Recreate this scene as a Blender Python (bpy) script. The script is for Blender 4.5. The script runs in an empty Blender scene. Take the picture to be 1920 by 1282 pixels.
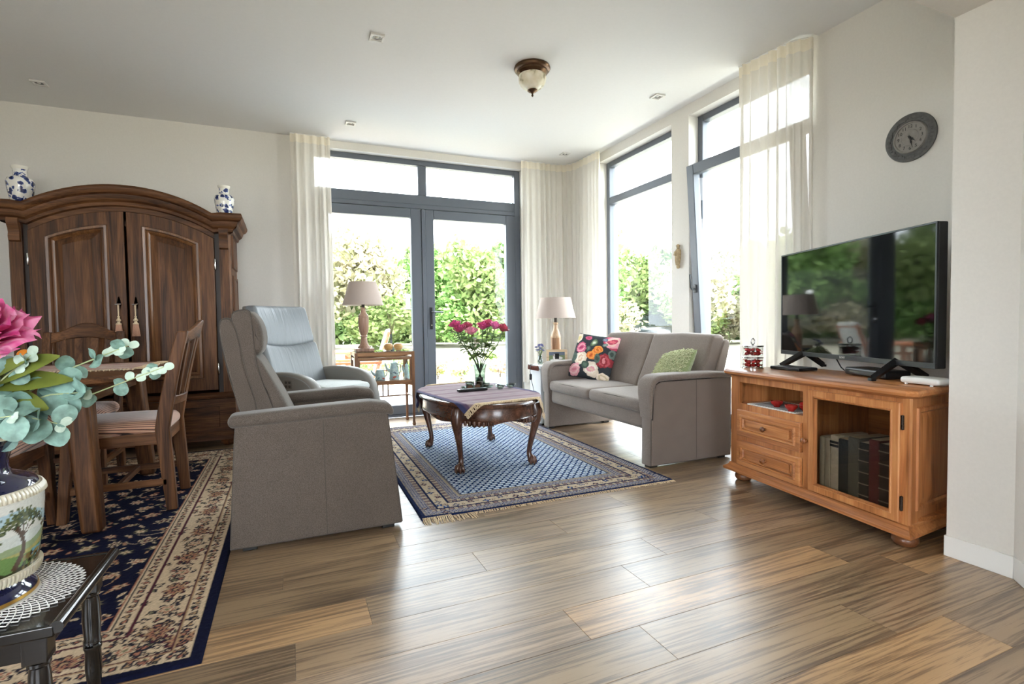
import bpy, bmesh, math, random
import numpy as np
from mathutils import Vector, Matrix
random.seed(7); rng = np.random.default_rng(7)
S = bpy.context.scene; COL = S.collection
pi = math.pi; sin = math.sin; cos = math.cos; rad = math.radians

# ------------------------------------------------------------ camera
YAW, PITCH, ROLL = 0.406943, 0.0372385, -0.0139935
f0 = Vector((sin(YAW), cos(YAW), 0)); r0 = Vector((cos(YAW), -sin(YAW), 0)); u0 = Vector((0, 0, 1))
f1 = f0*cos(PITCH) - u0*sin(PITCH); u1 = u0*cos(PITCH) + f0*sin(PITCH)
r2 = r0*cos(ROLL) + u1*sin(ROLL); u2 = u1*cos(ROLL) - r0*sin(ROLL)
cd = bpy.data.cameras.new('camera'); cam = bpy.data.objects.new('camera', cd); COL.objects.link(cam)
cd.sensor_width = 36; cd.lens = 970.33/1920*36; cd.clip_start = 0.05; cd.clip_end = 300
cam.matrix_world = Matrix(((r2.x, u2.x, -f1.x, 0), (r2.y, u2.y, -f1.y, 0), (r2.z, u2.z, -f1.z, 1.0), (0, 0, 0, 1)))
S.camera = cam

# ------------------------------------------------------------ light and exposure
W = bpy.data.worlds.new('sky'); S.world = W; W.use_nodes = True
bg = W.node_tree.nodes['Background']
bg.inputs[0].default_value = (0.87, 0.93, 1.0, 1); bg.inputs[1].default_value = 4.6
sl = bpy.data.lights.new('sun', 'SUN'); sl.energy = 5.5; sl.angle = 0.01; sl.color = (1, 0.97, 0.92)
sun = bpy.data.objects.new('sun', sl); COL.objects.link(sun)
sun.rotation_euler = Vector((-0.06, 0.62, -0.78)).to_track_quat('-Z', 'Y').to_euler()
S.view_settings.view_transform = 'Standard'; S.view_settings.look = 'None'
S.view_settings.gamma = 1; S.view_settings.use_curve_mapping = False
S.view_settings.exposure = 1.85
S.cycles.transparent_max_bounces = 14
S.cycles.max_bounces = 9; S.cycles.diffuse_bounces = 6

# ------------------------------------------------------------ materials
MATS = {}
def nodes_of(name):
    m = bpy.data.materials.new(name); m.use_nodes = True; nt = m.node_tree
    return m, nt, nt.nodes['Principled BSDF']
def N(nt, t, **kw):
    n = nt.nodes.new(t)
    for k, v in kw.items():
        if k in n.inputs: n.inputs[k].default_value = v
        else: setattr(n, k, v)
    return n
def L(nt, a, b): nt.links.new(a, b)
def rgb(h):
    h = h.lstrip('#'); v = [int(h[i:i+2], 16)/255 for i in (0, 2, 4)]
    return tuple(((c+0.055)/1.055)**2.4 if c > 0.04045 else c/12.92 for c in v) + (1,)
def ramp(nt, fac, stops):
    r = nt.nodes.new('ShaderNodeValToRGB'); e = r.color_ramp.elements
    while len(e) < len(stops): e.new(0.5)
    for i, (p, c) in enumerate(stops): e[i].position = p; e[i].color = c
    L(nt, fac, r.inputs[0]); return r.outputs[0]
def bump(nt, b, h, strength=0.3, dist=0.002):
    bp = N(nt, 'ShaderNodeBump', Strength=strength, Distance=dist); L(nt, h, bp.inputs['Height']); L(nt, bp.outputs[0], b.inputs['Normal'])
def coords(nt, scale=(1, 1, 1), rnd=False):
    tc = N(nt, 'ShaderNodeTexCoord'); mp = N(nt, 'ShaderNodeMapping'); mp.inputs['Scale'].default_value = scale
    L(nt, tc.outputs['Object'], mp.inputs[0])
    if rnd:
        oi = N(nt, 'ShaderNodeObjectInfo'); mu = N(nt, 'ShaderNodeVectorMath', operation='MULTIPLY'); cb = N(nt, 'ShaderNodeCombineXYZ')
        for i in range(3): L(nt, oi.outputs['Random'], cb.inputs[i])
        mu.inputs[1].default_value = (37, 53, 71); L(nt, cb.outputs[0], mu.inputs[0]); L(nt, mu.outputs[0], mp.inputs['Location'])
    return mp.outputs[0]
def plain(name, col, rough=0.5, metal=0.0, var=0.0, bmp=0.0, scale=60, spec=0.5, coat=0.0, **kw):
    if name in MATS: return MATS[name]
    m, nt, b = nodes_of(name); c = rgb(col) if isinstance(col, str) else col
    b.inputs['Base Color'].default_value = c; b.inputs['Roughness'].default_value = rough; b.inputs['Metallic'].default_value = metal
    b.inputs['Specular IOR Level'].default_value = spec; b.inputs['Coat Weight'].default_value = coat
    if var or bmp:
        no = N(nt, 'ShaderNodeTexNoise', Scale=scale, Detail=4.0); L(nt, coords(nt, rnd=True), no.inputs['Vector'])
        if var:
            lo = tuple(x*(1-var) for x in c[:3]) + (1,); hi = tuple(min(1, x*(1+var)) for x in c[:3]) + (1,)
            L(nt, ramp(nt, no.outputs[0], [(0.3, lo), (0.7, hi)]), b.inputs['Base Color'])
        if bmp: bump(nt, b, no.outputs[0], bmp)
    for k, v in kw.items(): b.inputs[k.replace('_', ' ')].default_value = v
    MATS[name] = m; return m
def wood(name, dark, mid, light, axis=0, scale=1.0, rough=0.4, coat=0.0, bmp=0.12, rings=1.0, spec=0.5):
    if name in MATS: return MATS[name]
    m, nt, b = nodes_of(name); sc = [14*scale]*3; sc[axis] = 1.1*scale
    v = coords(nt, tuple(sc), rnd=True)
    n1 = N(nt, 'ShaderNodeTexNoise', Scale=1.0, Detail=6.0, Roughness=0.62, Distortion=0.9*rings); L(nt, v, n1.inputs['Vector'])
    sf = [150*scale]*3; sf[axis] = 5*scale
    n2 = N(nt, 'ShaderNodeTexNoise', Scale=1.0, Detail=3.0); L(nt, coords(nt, tuple(sf), rnd=True), n2.inputs['Vector'])
    mx = N(nt, 'ShaderNodeMath', operation='MULTIPLY_ADD'); L(nt, n2.outputs[0], mx.inputs[0]); mx.inputs[1].default_value = 0.45; L(nt, n1.outputs[0], mx.inputs[2])
    L(nt, ramp(nt, mx.outputs[0], [(0.50, rgb(dark)), (0.72, rgb(mid)), (0.92, rgb(light))]), b.inputs['Base Color'])
    b.inputs['Roughness'].default_value = rough; b.inputs['Coat Weight'].default_value = coat; b.inputs['Coat Roughness'].default_value = 0.15; b.inputs['Specular IOR Level'].default_value = spec
    bump(nt, b, mx.outputs[0], bmp, 0.001)
    MATS[name] = m; return m
def fabric(name, a, c, scale=420, rough=0.95, bmp=0.35, sheen=0.25):
    if name in MATS: return MATS[name]
    m, nt, b = nodes_of(name); v = coords(nt)
    n1 = N(nt, 'ShaderNodeTexNoise', Scale=float(scale), Detail=2.0); L(nt, v, n1.inputs['Vector'])
    n2 = N(nt, 'ShaderNodeTexNoise', Scale=9.0, Detail=3.0); L(nt, v, n2.inputs['Vector'])
    mx = N(nt, 'ShaderNodeMath', operation='MULTIPLY_ADD'); L(nt, n2.outputs[0], mx.inputs[0]); mx.inputs[1].default_value = 0.10; L(nt, n1.outputs[0], mx.inputs[2])
    L(nt, ramp(nt, mx.outputs[0], [(0.38, rgb(a)), (0.72, rgb(c))]), b.inputs['Base Color'])
    b.inputs['Roughness'].default_value = rough; b.inputs['Sheen Weight'].default_value = sheen; b.inputs['Specular IOR Level'].default_value = 0.2
    bump(nt, b, n1.outputs[0], bmp, 0.001); MATS[name] = m; return m
def attr_mat(name, attr='Col', rough=0.9, bmp=0.0, scale=500, spec=0.3, coat=0.0):
    if name in MATS: return MATS[name]
    m, nt, b = nodes_of(name); a = N(nt, 'ShaderNodeAttribute', attribute_name=attr)
    L(nt, a.outputs['Color'], b.inputs['Base Color']); b.inputs['Roughness'].default_value = rough
    b.inputs['Specular IOR Level'].default_value = spec; b.inputs['Coat Weight'].default_value = coat
    if bmp:
        n1 = N(nt, 'ShaderNodeTexNoise', Scale=float(scale), Detail=3.0); L(nt, coords(nt), n1.inputs['Vector']); bump(nt, b, n1.outputs[0], bmp, 0.004)
    MATS[name] = m; return m
def glass_thin(name, tint=(0.97, 1, 0.99), refl=1.0, ior=1.45, rough=0.0):
    if name in MATS: return MATS[name]
    m = bpy.data.materials.new(name); m.use_nodes = True; nt = m.node_tree; nt.nodes.clear()
    o = N(nt, 'ShaderNodeOutputMaterial'); mx = N(nt, 'ShaderNodeMixShader'); t = N(nt, 'ShaderNodeBsdfTransparent'); t.inputs[0].default_value = (*tint, 1)
    g = N(nt, 'ShaderNodeBsdfGlossy'); g.inputs['Roughness'].default_value = rough; f = N(nt, 'ShaderNodeFresnel'); f.inputs[0].default_value = ior
    mu = N(nt, 'ShaderNodeMath', operation='MULTIPLY'); mu.inputs[1].default_value = refl; L(nt, f.outputs[0], mu.inputs[0])
    ge = N(nt, 'ShaderNodeNewGeometry'); iv = N(nt, 'ShaderNodeMath', operation='SUBTRACT'); iv.inputs[0].default_value = 1.0; L(nt, ge.outputs['Backfacing'], iv.inputs[1])
    m3 = N(nt, 'ShaderNodeMath', operation='MULTIPLY', use_clamp=True); L(nt, mu.outputs[0], m3.inputs[0]); L(nt, iv.outputs[0], m3.inputs[1]); mu = m3
    L(nt, mu.outputs[0], mx.inputs[0]); L(nt, t.outputs[0], mx.inputs[1]); L(nt, g.outputs[0], mx.inputs[2]); L(nt, mx.outputs[0], o.inputs[0])
    MATS[name] = m; return m
def sheer(name, col, opac, trans=0.6):
    m = bpy.data.materials.new(name); m.use_nodes = True; nt = m.node_tree; nt.nodes.clear()
    o = N(nt, 'ShaderNodeOutputMaterial'); d = N(nt, 'ShaderNodeBsdfDiffuse'); t = N(nt, 'ShaderNodeBsdfTranslucent'); tr = N(nt, 'ShaderNodeBsdfTransparent')
    d.inputs[0].default_value = rgb(col); t.inputs[0].default_value = rgb(col)
    m1 = N(nt, 'ShaderNodeMixShader'); m1.inputs[0].default_value = trans; L(nt, d.outputs[0], m1.inputs[1]); L(nt, t.outputs[0], m1.inputs[2])
    n1 = N(nt, 'ShaderNodeTexNoise', Scale=9.0, Detail=4.0); L(nt, coords(nt, (1, 1, 0.6)), n1.inputs['Vector'])
    r = ramp(nt, n1.outputs[0], [(0.35, (opac-0.02,)*3+(1,)), (0.65, (opac+0.012,)*3+(1,))])
    m2 = N(nt, 'ShaderNodeMixShader'); L(nt, r, m2.inputs[0]); L(nt, tr.outputs[0], m2.inputs[1]); L(nt, m1.outputs[0], m2.inputs[2]); L(nt, m2.outputs[0], o.inputs[0])
    MATS[name] = m; return m

def leafmat(name, c1, c2):
    m = bpy.data.materials.new(name); m.use_nodes = True; nt = m.node_tree; b = nt.nodes['Principled BSDF']; n1 = N(nt, 'ShaderNodeTexNoise', Scale=1.7, Detail=3.0); L(nt, coords(nt, rnd=True), n1.inputs[0]); rp = ramp(nt, n1.outputs[0], [(0.35, rgb(c1)), (0.65, rgb(c2))])
    L(nt, rp, b.inputs['Base Color']); b.inputs['Roughness'].default_value = 0.7; o = nt.nodes['Material Output']; tr = N(nt, 'ShaderNodeBsdfTranslucent'); L(nt, rp, tr.inputs[0]); mx = N(nt, 'ShaderNodeMixShader'); mx.inputs[0].default_value = 0.4; L(nt, b.outputs[0], mx.inputs[1]); L(nt, tr.outputs[0], mx.inputs[2]); L(nt, mx.outputs[0], o.inputs[0]); return m
# ------------------------------------------------------------ mesh helpers
def obj(name, verts, faces, mat, parent=None, smooth=None, bevel=0, bseg=2, loc=None, rot=None, sub=0, cols=None, uvs=None):
    me = bpy.data.meshes.new(name)
    if isinstance(verts, np.ndarray): verts = verts.tolist()
    me.from_pydata(verts, [], faces)
    if cols is not None:
        a = me.color_attributes.new('Col', 'FLOAT_COLOR', 'POINT'); a.data.foreach_set('color', np.asarray(cols, dtype=np.float32).ravel())
    me.materials.append(mat) if mat else None
    me.update()
    if smooth is not None:
        me.polygons.foreach_set('use_smooth', [True]*len(me.polygons))
        if smooth < 179: me.set_sharp_from_angle(angle=rad(smooth))
    o = bpy.data.objects.new(name, me); COL.objects.link(o)
    if loc is not None: o.location = loc
    if rot is not None: o.rotation_euler = rot
    if parent: o.parent = parent
    if bevel:
        b = o.modifiers.new('bevel', 'BEVEL'); b.width = bevel; b.segments = bseg; b.limit_method = 'ANGLE'; b.angle_limit = rad(35)
        me.polygons.foreach_set('use_smooth', [True]*len(me.polygons)); me.set_sharp_from_angle(angle=rad(40)); b.harden_normals = False
    if sub:
        s = o.modifiers.new('sub', 'SUBSURF'); s.levels = sub; s.render_levels = sub
    return o
class MB:
    def __init__(s): s.v = []; s.f = []
    def add(s, v, f, M=None):
        b = len(s.v)
        s.v += [tuple(M @ Vector(p)) for p in v] if M is not None else [tuple(p) for p in v]
        s.f += [tuple(i+b for i in q) for q in f]; return s
    def box(s, x0, x1, y0, y1, z0, z1, M=None):
        return s.add([(x0, y0, z0), (x1, y0, z0), (x1, y1, z0), (x0, y1, z0), (x0, y0, z1), (x1, y0, z1), (x1, y1, z1), (x0, y1, z1)],
                     [(0, 3, 2, 1), (4, 5, 6, 7), (0, 1, 5, 4), (1, 2, 6, 5), (2, 3, 7, 6), (3, 0, 4, 7)], M)
    def prism(s, pts, a0, a1, axis='y', M=None):
        n = len(pts)
        def P(p, t): return {'y': (p[0], t, p[1]), 'x': (t, p[0], p[1]), 'z': (p[0], p[1], t)}[axis]
        ar = sum(pts[i][0]*pts[(i+1) % n][1]-pts[(i+1) % n][0]*pts[i][1] for i in range(n))
        if ar < 0: pts = pts[::-1]
        v = [P(p, a0) for p in pts] + [P(p, a1) for p in pts]
        f = [tuple(range(n)), tuple(range(2*n-1, n-1, -1))] + [(i, i+n, (i+1) % n+n, (i+1) % n) for i in range(n)]
        if axis != 'y': f = [q[::-1] for q in f]
        return s.add(v, f, M)
    def lathe(s, prof, seg=32, c=(0, 0, 0), M=None, sx=1, sy=1, a0=0, a1=2*pi, cap=True):
        full = abs(a1-a0-2*pi) < 1e-6; na = seg if full else seg+1; v = []
        for r, z in prof:
            for i in range(na):
                a = a0+(a1-a0)*i/seg; v.append((c[0]+r*cos(a)*sx, c[1]+r*sin(a)*sy, c[2]+z))
        f = []
        for j in range(len(prof)-1):
            for i in range(seg):
                k = (i+1) % na; f.append((j*na+i, j*na+k, (j+1)*na+k, (j+1)*na+i))
        if full and cap:
            if prof[0][0] > 1e-5: f.append(tuple(range(na))[::-1])
            if prof[-1][0] > 1e-5: f.append(tuple(range((len(prof)-1)*na, len(prof)*na)))
        return s.add(v, f, M)
    def tube(s, pts, r, seg=8, M=None, cap=True, flat=1.0):
        pts = [Vector(p) for p in pts]; n = len(pts); R = r if isinstance(r, (list, tuple)) else [r]*n
        t0 = (pts[1]-pts[0]).normalized(); up = Vector((0, 0, 1)) if abs(t0.z) < 0.9 else Vector((1, 0, 0)); nx = t0.cross(up).normalized(); v = []
        for i, p in enumerate(pts):
            t = (pts[min(i+1, n-1)]-pts[max(i-1, 0)]).normalized(); nx = (nx-t*nx.dot(t)).normalized(); ny = t.cross(nx)
            for k in range(seg):
                a = 2*pi*k/seg; v.append(p+nx*cos(a)*R[i]+ny*sin(a)*R[i]*flat)
        f = [(i*seg+k, i*seg+(k+1) % seg, (i+1)*seg+(k+1) % seg, (i+1)*seg+k) for i in range(n-1) for k in range(seg)]
        if cap: f += [tuple(range(seg))[::-1], tuple(range((n-1)*seg, n*seg))]
        return s.add(v, f, M)
    def soft(s, x0, x1, y0, y1, z0, z1, r, bulge=(0, 0, 0), n=5, warp=None, M=None):
        """rounded box with puffed faces"""
        h = [(x1-x0)/2, (y1-y0)/2, (z1-z0)/2]; c = [(x1+x0)/2, (y1+y0)/2, (z1+z0)/2]; r = min(r, *h); inn = [a-r for a in h]
        def ticks(a):
            e = [-a, -a+r*0.25, -a+r*0.6, -a+r]; m = [(-a+r)+(2*a-2*r)*i/n for i in range(1, n)] if a-r > 1e-6 else []
            e2 = [a-r, a-r*0.6, a-r*0.25, a]; out = []
            for t in e+m+e2:
                if not out or t-out[-1] > 1e-7: out.append(t)
            return out
        T = [ticks(a) for a in h]; idx = {}; vs = []; fs = []
        def vert(p):
            k = tuple(round(t, 6) for t in p)
            if k in idx: return idx[k]
            q = [max(-i, min(i, t)) for t, i in zip(p, inn)]; d = [a-b for a, b in zip(p, q)]; l = math.sqrt(sum(t*t for t in d))
            o = [b+(t/l*r if l > 1e-9 else 0) for b, t in zip(q, d)]
            u = [t/a for t, a in zip(p, h)]
            for ax in range(3):
                if bulge[ax]:
                    e, g = [k2 for k2 in range(3) if k2 != ax]
                    o[ax] += u[ax]*bulge[ax]*(1-u[e]**2)*(1-u[g]**2)
            o = tuple(a+b for a, b in zip(o, c))
            if warp: o = warp(*o)
            idx[k] = len(vs); vs.append(o); return idx[k]
        for ax in range(3):
            e, g = [(1, 2), (2, 0), (0, 1)][ax]
            for sg in (-1, 1):
                for i in range(len(T[e])-1):
                    for j in range(len(T[g])-1):
                        q = []
                        for a, b in ((i, j), (i+1, j), (i+1, j+1), (i, j+1)):
                            p = [0, 0, 0]; p[ax] = sg*h[ax]; p[e] = T[e][a]; p[g] = T[g][b]; q.append(vert(p))
                        fs.append(tuple(q if sg > 0 else q[::-1]))
        return s.add(vs, fs, M)
    def build(s, name, mat, parent=None, **kw): return obj(name, s.v, s.f, mat, parent, **kw)
def grid_faces(nx, ny):
    i, j = np.meshgrid(np.arange(nx-1), np.arange(ny-1), indexing='ij'); a = (i*ny+j).ravel()
    return np.stack([a, a+ny, a+ny+1, a+1], 1)
def grid_obj(name, V, nx, ny, mat, parent=None, cols=None, smooth=True, loc=None, flip=False):
    F = grid_faces(nx, ny); F = F[:, ::-1] if flip else F
    me = bpy.data.meshes.new(name); V = np.ascontiguousarray(V, dtype=np.float32); nf = len(F)
    me.vertices.add(len(V)); me.vertices.foreach_set('co', V.ravel())
    me.loops.add(nf*4); me.loops.foreach_set('vertex_index', np.ascontiguousarray(F, dtype=np.int32).ravel())
    me.polygons.add(nf); me.polygons.foreach_set('loop_start', np.arange(0, nf*4, 4, dtype=np.int32))
    me.update(calc_edges=True); me.validate()
    if cols is not None:
        a = me.color_attributes.new('Col', 'FLOAT_COLOR', 'POINT'); a.data.foreach_set('color', np.ascontiguousarray(cols, dtype=np.float32).ravel())
    if smooth: me.polygons.foreach_set('use_smooth', [True]*nf)
    me.materials.append(mat); o = bpy.data.objects.new(name, me); COL.objects.link(o)
    if parent: o.parent = parent
    if loc is not None: o.location = loc
    return o
def tag(o, label=None, cat=None, group=None, kind=None):
    if label: o['label'] = label
    if cat: o['category'] = cat
    if group: o['group'] = group
    if kind: o['kind'] = kind
    return o
def thing(name, label, cat, loc=(0, 0, 0), rz=0, group=None):
    o = bpy.data.objects.new(name, None); COL.objects.link(o); o.empty_display_size = 0.1
    o.location = loc; o.rotation_euler = (0, 0, rz); return tag(o, label, cat, group)
def struct(o): o['kind'] = 'structure'; return o
def copy_tree(o, parent=None):
    c = o.copy(); COL.objects.link(c); c.parent = parent
    for ch in [k for k in bpy.data.objects if k.parent == o]: copy_tree(ch, c)
    return c
def text_mesh(name, txt, size, mat, parent, loc, rot, ext=0.0006):
    cu = bpy.data.curves.new(name, 'FONT'); cu.body = txt; cu.size = size; cu.align_x = 'CENTER'; cu.align_y = 'CENTER'; cu.extrude = ext
    t = bpy.data.objects.new('tmp', cu); me = t.to_mesh().copy(); t.to_mesh_clear(); bpy.data.objects.remove(t); bpy.data.curves.remove(cu)
    me.materials.clear(); me.materials.append(mat); o = bpy.data.objects.new(name, me); COL.objects.link(o); o.parent = parent; o.location = loc; o.rotation_euler = rot; return o
def arc(cx, cy, r, a0, a1, n): return [(cx+r*cos(a0+(a1-a0)*i/n), cy+r*sin(a0+(a1-a0)*i/n)) for i in range(n+1)]
# ------------------------------------------------------------ the room
M_wall = plain('wall_paint', '#d9d6d0', 0.9, var=0.02, bmp=0.05, scale=90)
M_ceil = plain('ceiling_paint', '#dddddc', 0.75, var=0.01, scale=40)
M_white = plain('white_lacquer', '#e9e9e6', 0.45)
M_grey = plain('anthracite_frame_hazed', '#5b616a', 0.35, bmp=0.03, scale=200)  # anthracite lightened: glare haze is mixed into the frame colour
M_pane = glass_thin('window_glass', (0.97, 0.99, 0.985))
M_black = plain('black_plastic', '#121214', 0.35)
M_chrome = plain('chrome', '#d8d8da', 0.12, 1.0)
M_brass = plain('aged_brass', '#8a6a3c', 0.3, 1.0)
ZC = 2.84; YB = 5.50; XR = 3.22

# floor: a slab with every plank laid on it
def floor_mat():
    m, nt, b = nodes_of('oak_plank'); oi = N(nt, 'ShaderNodeObjectInfo')
    n1 = N(nt, 'ShaderNodeTexNoise', Scale=1.0, Detail=7.0, Roughness=0.62, Distortion=1.6); L(nt, coords(nt, (0.9, 11, 1), True), n1.inputs['Vector'])
    n2 = N(nt, 'ShaderNodeTexNoise', Scale=1.0, Detail=4.0, Roughness=0.7); L(nt, coords(nt, (4, 210, 1), True), n2.inputs['Vector'])
    n3 = N(nt, 'ShaderNodeTexNoise', Scale=1.0, Detail=2.0, Distortion=0.6); L(nt, coords(nt, (1.3, 5, 1), True), n3.inputs['Vector'])
    w = N(nt, 'ShaderNodeTexWave', Scale=1.0, Distortion=9.0, Detail=2.0); w.bands_direction = 'Y'; w.inputs['Detail Scale'].default_value = 1.2; L(nt, coords(nt, (1.1, 14, 1), True), w.inputs['Vector'])
    a = N(nt, 'ShaderNodeMath', operation='MULTIPLY_ADD'); L(nt, n2.outputs[0], a.inputs[0]); a.inputs[1].default_value = 0.75; L(nt, n1.outputs[0], a.inputs[2])
    c = N(nt, 'ShaderNodeMath', operation='MULTIPLY_ADD'); L(nt, w.outputs['Fac'], c.inputs[0]); c.inputs[1].default_value = 0.13; L(nt, a.outputs[0], c.inputs[2])
    col = ramp(nt, c.outputs[0], [(0.66, rgb('#4c3b2c')), (0.88, rgb('#78634d')), (1.0, rgb('#9f876a'))])
    mx = N(nt, 'ShaderNodeMix', data_type='RGBA', blend_type='MULTIPLY'); mx.inputs[0].default_value = 1.0
    L(nt, col, mx.inputs[6]); L(nt, oi.outputs['Color'], mx.inputs[7])
    m3 = N(nt, 'ShaderNodeMix', data_type='RGBA', blend_type='MULTIPLY'); m3.inputs[0].default_value = 0.5
    L(nt, mx.outputs[2], m3.inputs[6]); L(nt, ramp(nt, n3.outputs[0], [(0.35, (0.62, 0.6, 0.6, 1)), (0.6, (1, 1, 1, 1))]), m3.inputs[7])
    L(nt, m3.outputs[2], b.inputs['Base Color']); b.inputs['Roughness'].default_value = 0.36; b.inputs['Specular IOR Level'].default_value = 0.85; b.inputs['Coat Weight'].default_value = 0.3; b.inputs['Coat Roughness'].default_value = 0.28
    bump(nt, b, c.outputs[0], 0.16, 0.002); return m
M_floor = floor_mat()
fl = struct(MB().box(-3.4, 3.5, -3.1, 5.58, -0.12, -0.004).build('floor', M_floor)); fl.color = (0.8, 0.8, 0.8, 1)
PW, PL = 0.187, 1.232
known = {0: 0.23, -1: -0.008, -2: 2.08-PL*2, -3: 1.03-PL, -4: 1.745-PL*2, -5: 1.982-PL*2}
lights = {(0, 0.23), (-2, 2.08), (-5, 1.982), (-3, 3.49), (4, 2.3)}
pm = {}
for k in range(-9, 21):
    y0 = 1.743+PW*k; y1 = min(y0+PW, 5.498)
    off = known.get(k, -1.0+((k*0.387) % 1.0)*PL); x = off-PL*4
    while x < 3.2:
        xa, xb = max(x, -3.3), min(x+PL, 3.2 if y0 > 1.25 else 3.2)
        if xb-xa > 0.03 and y1-y0 > 0.02:
            ky = (round(xb-xa, 3), round(y1-y0, 3))
            if ky not in pm:
                g = 0.0003; hx, hy = ky[0]/2-g, ky[1]/2-g; e = 0.0009
                v = [(-hx, -hy, -0.004), (hx, -hy, -0.004), (hx, hy, -0.004), (-hx, hy, -0.004), (-hx, -hy, -e), (hx, -hy, -e), (hx, hy, -e), (-hx, hy, -e),
                     (-hx+e, -hy+e, 0), (hx-e, -hy+e, 0), (hx-e, hy-e, 0), (-hx+e, hy-e, 0)]
                f = [(8, 9, 10, 11)] + [(a+i, a+(i+1) % 4, a+4+(i+1) % 4, a+4+i) for a in (0, 4) for i in range(4)]
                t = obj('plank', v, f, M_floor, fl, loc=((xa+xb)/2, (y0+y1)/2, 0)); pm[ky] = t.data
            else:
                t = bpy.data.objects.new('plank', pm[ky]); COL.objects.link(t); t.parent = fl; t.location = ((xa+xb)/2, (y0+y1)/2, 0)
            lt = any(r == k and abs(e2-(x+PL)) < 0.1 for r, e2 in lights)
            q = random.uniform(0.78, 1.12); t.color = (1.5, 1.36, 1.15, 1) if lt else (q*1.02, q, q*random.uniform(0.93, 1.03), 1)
        x += PL

# ceiling with the curtain recess along the window wall, and the lowered part near the camera
struct(MB().prism([(-3.4, -3.1), (3.46, -3.1), (3.46, 2.36), (3.10, 2.36), (3.10, 5.5), (3.10, 5.74), (-3.4, 5.74)], ZC, ZC+0.06, 'z').build('ceiling', M_ceil))
struct(MB().box(3.05, 3.47, 2.3, 5.74, ZC+0.022, ZC+0.06).build('trim_1', M_ceil))
struct(MB().box(1.5, 3.4, -3.1, 1.25, 2.21, ZC).build('ceiling_lowered', M_wall))

# walls
DX0, DX1, DZ = 0.21, 2.53, 2.765
struct(MB().box(-3.4, DX0, YB, 5.75, 0, 3).box(DX1, 3.47, YB, 5.75, 0, 3).box(DX0, DX1, YB, 5.75, DZ, 3).build('wall_back', M_wall))
A0, A1, B0, B1 = 3.77, 4.96, 2.42, 3.55; WS = 0.1
w = MB()
for y0, y1 in ((1.25, B0), (B1, A0), (A1, 5.5)): w.box(XR, 3.47, y0, y1, 0, 3)
for y0, y1 in ((B0, B1), (A0, A1)): w.box(XR, 3.47, y0, y1, 0, WS).box(XR, 3.47, y0, y1, DZ, 3)
struct(w.build('wall_right', M_wall))
struct(MB().prism([(2.515, 1.25), (3.47, 1.25), (3.47, -3.1), (2.05, -3.1), (2.05, 0.55), (2.515, 1.03)], 0, 2.3, 'z').build('wall_front_right', M_wall))
struct(MB().prism([(2.500, 1.252), (2.515, 1.252), (2.515, 1.03), (2.500, 1.024)], 0, 0.085, 'z').build('baseboard_right', M_white, bevel=0.002))
struct(MB().prism([(2.500, 1.0235), (2.515, 1.029), (2.05, 0.549), (2.035, 0.555)], 0, 0.085, 'z').build('baseboard_front', M_white, bevel=0.002))
struct(MB().box(-3.3, -1.9, YB-0.014, YB, 0, 0.085).box(-0.4, DX0, YB-0.014, YB, 0, 0.085).box(DX1, XR, YB-0.014, YB, 0, 0.085).build('baseboard_back', M_white, bevel=0.002))
struct(MB().box(XR-0.014, XR, 1.26, B0-0.02, 0, 0.085).build('baseboard_window', M_white, bevel=0.002))
# unseen left and front walls; openings added and sized to let light in
w = MB().box(-3.55, -3.3, 0.5, 5.75, 0, 3).box(-3.55, -3.3, -3.1, -1.6, 0, 3).box(-3.55, -3.3, -1.6, 1.6, 0, 0.8).box(-3.55, -3.3, -1.6, 1.6, 2.3, 3)
struct(w.build('wall_left', M_wall))
w = MB().box(-3.4, -2.0, -3.3, -3.1, 0, 3).box(0.6, 3.4, -3.3, -3.1, 0, 3).box(-2.0, 0.6, -3.3, -3.1, 0, 0.8).box(-2.0, 0.6, -3.3, -3.1, 2.3, 3)
struct(w.build('wall_front', M_wall))
# unseen slab; its overhang is added to keep sun out of the rear openings
struct(MB().box(-4.3, 3.55, -4.1, 5.85, 3.0, 3.2).build('sun_block_roof', plain('sun_block_grey', '#6a6a6a', 0.8, var=0.1)))

# ------------------------------------------------------------ terrace doors with transom
def bar(m, x0, x1, z0, z1, y0, y1): m.box(x0, x1, y0, y1, z0, z1)
d1 = tag(bpy.data.objects.new('door_1', None), 'anthracite double terrace door with a two pane transom above it', 'door', kind='structure'); COL.objects.link(d1)
m = MB(); F0, F1 = 5.58, 5.66
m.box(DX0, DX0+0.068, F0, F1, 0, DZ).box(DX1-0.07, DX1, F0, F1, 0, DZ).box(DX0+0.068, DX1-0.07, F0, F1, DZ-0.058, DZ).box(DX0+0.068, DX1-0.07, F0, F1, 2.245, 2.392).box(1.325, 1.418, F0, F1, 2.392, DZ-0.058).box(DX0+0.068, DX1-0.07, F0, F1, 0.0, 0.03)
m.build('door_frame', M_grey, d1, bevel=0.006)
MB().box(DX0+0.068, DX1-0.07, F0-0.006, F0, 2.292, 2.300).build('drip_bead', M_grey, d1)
for xa, xb in ((DX0+0.068, 1.325), (1.418, DX1-0.07)):
    MB().box(xa, xb, 5.615, 5.625, 2.392, DZ-0.058).build('transom_pane', M_pane, d1)
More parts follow.
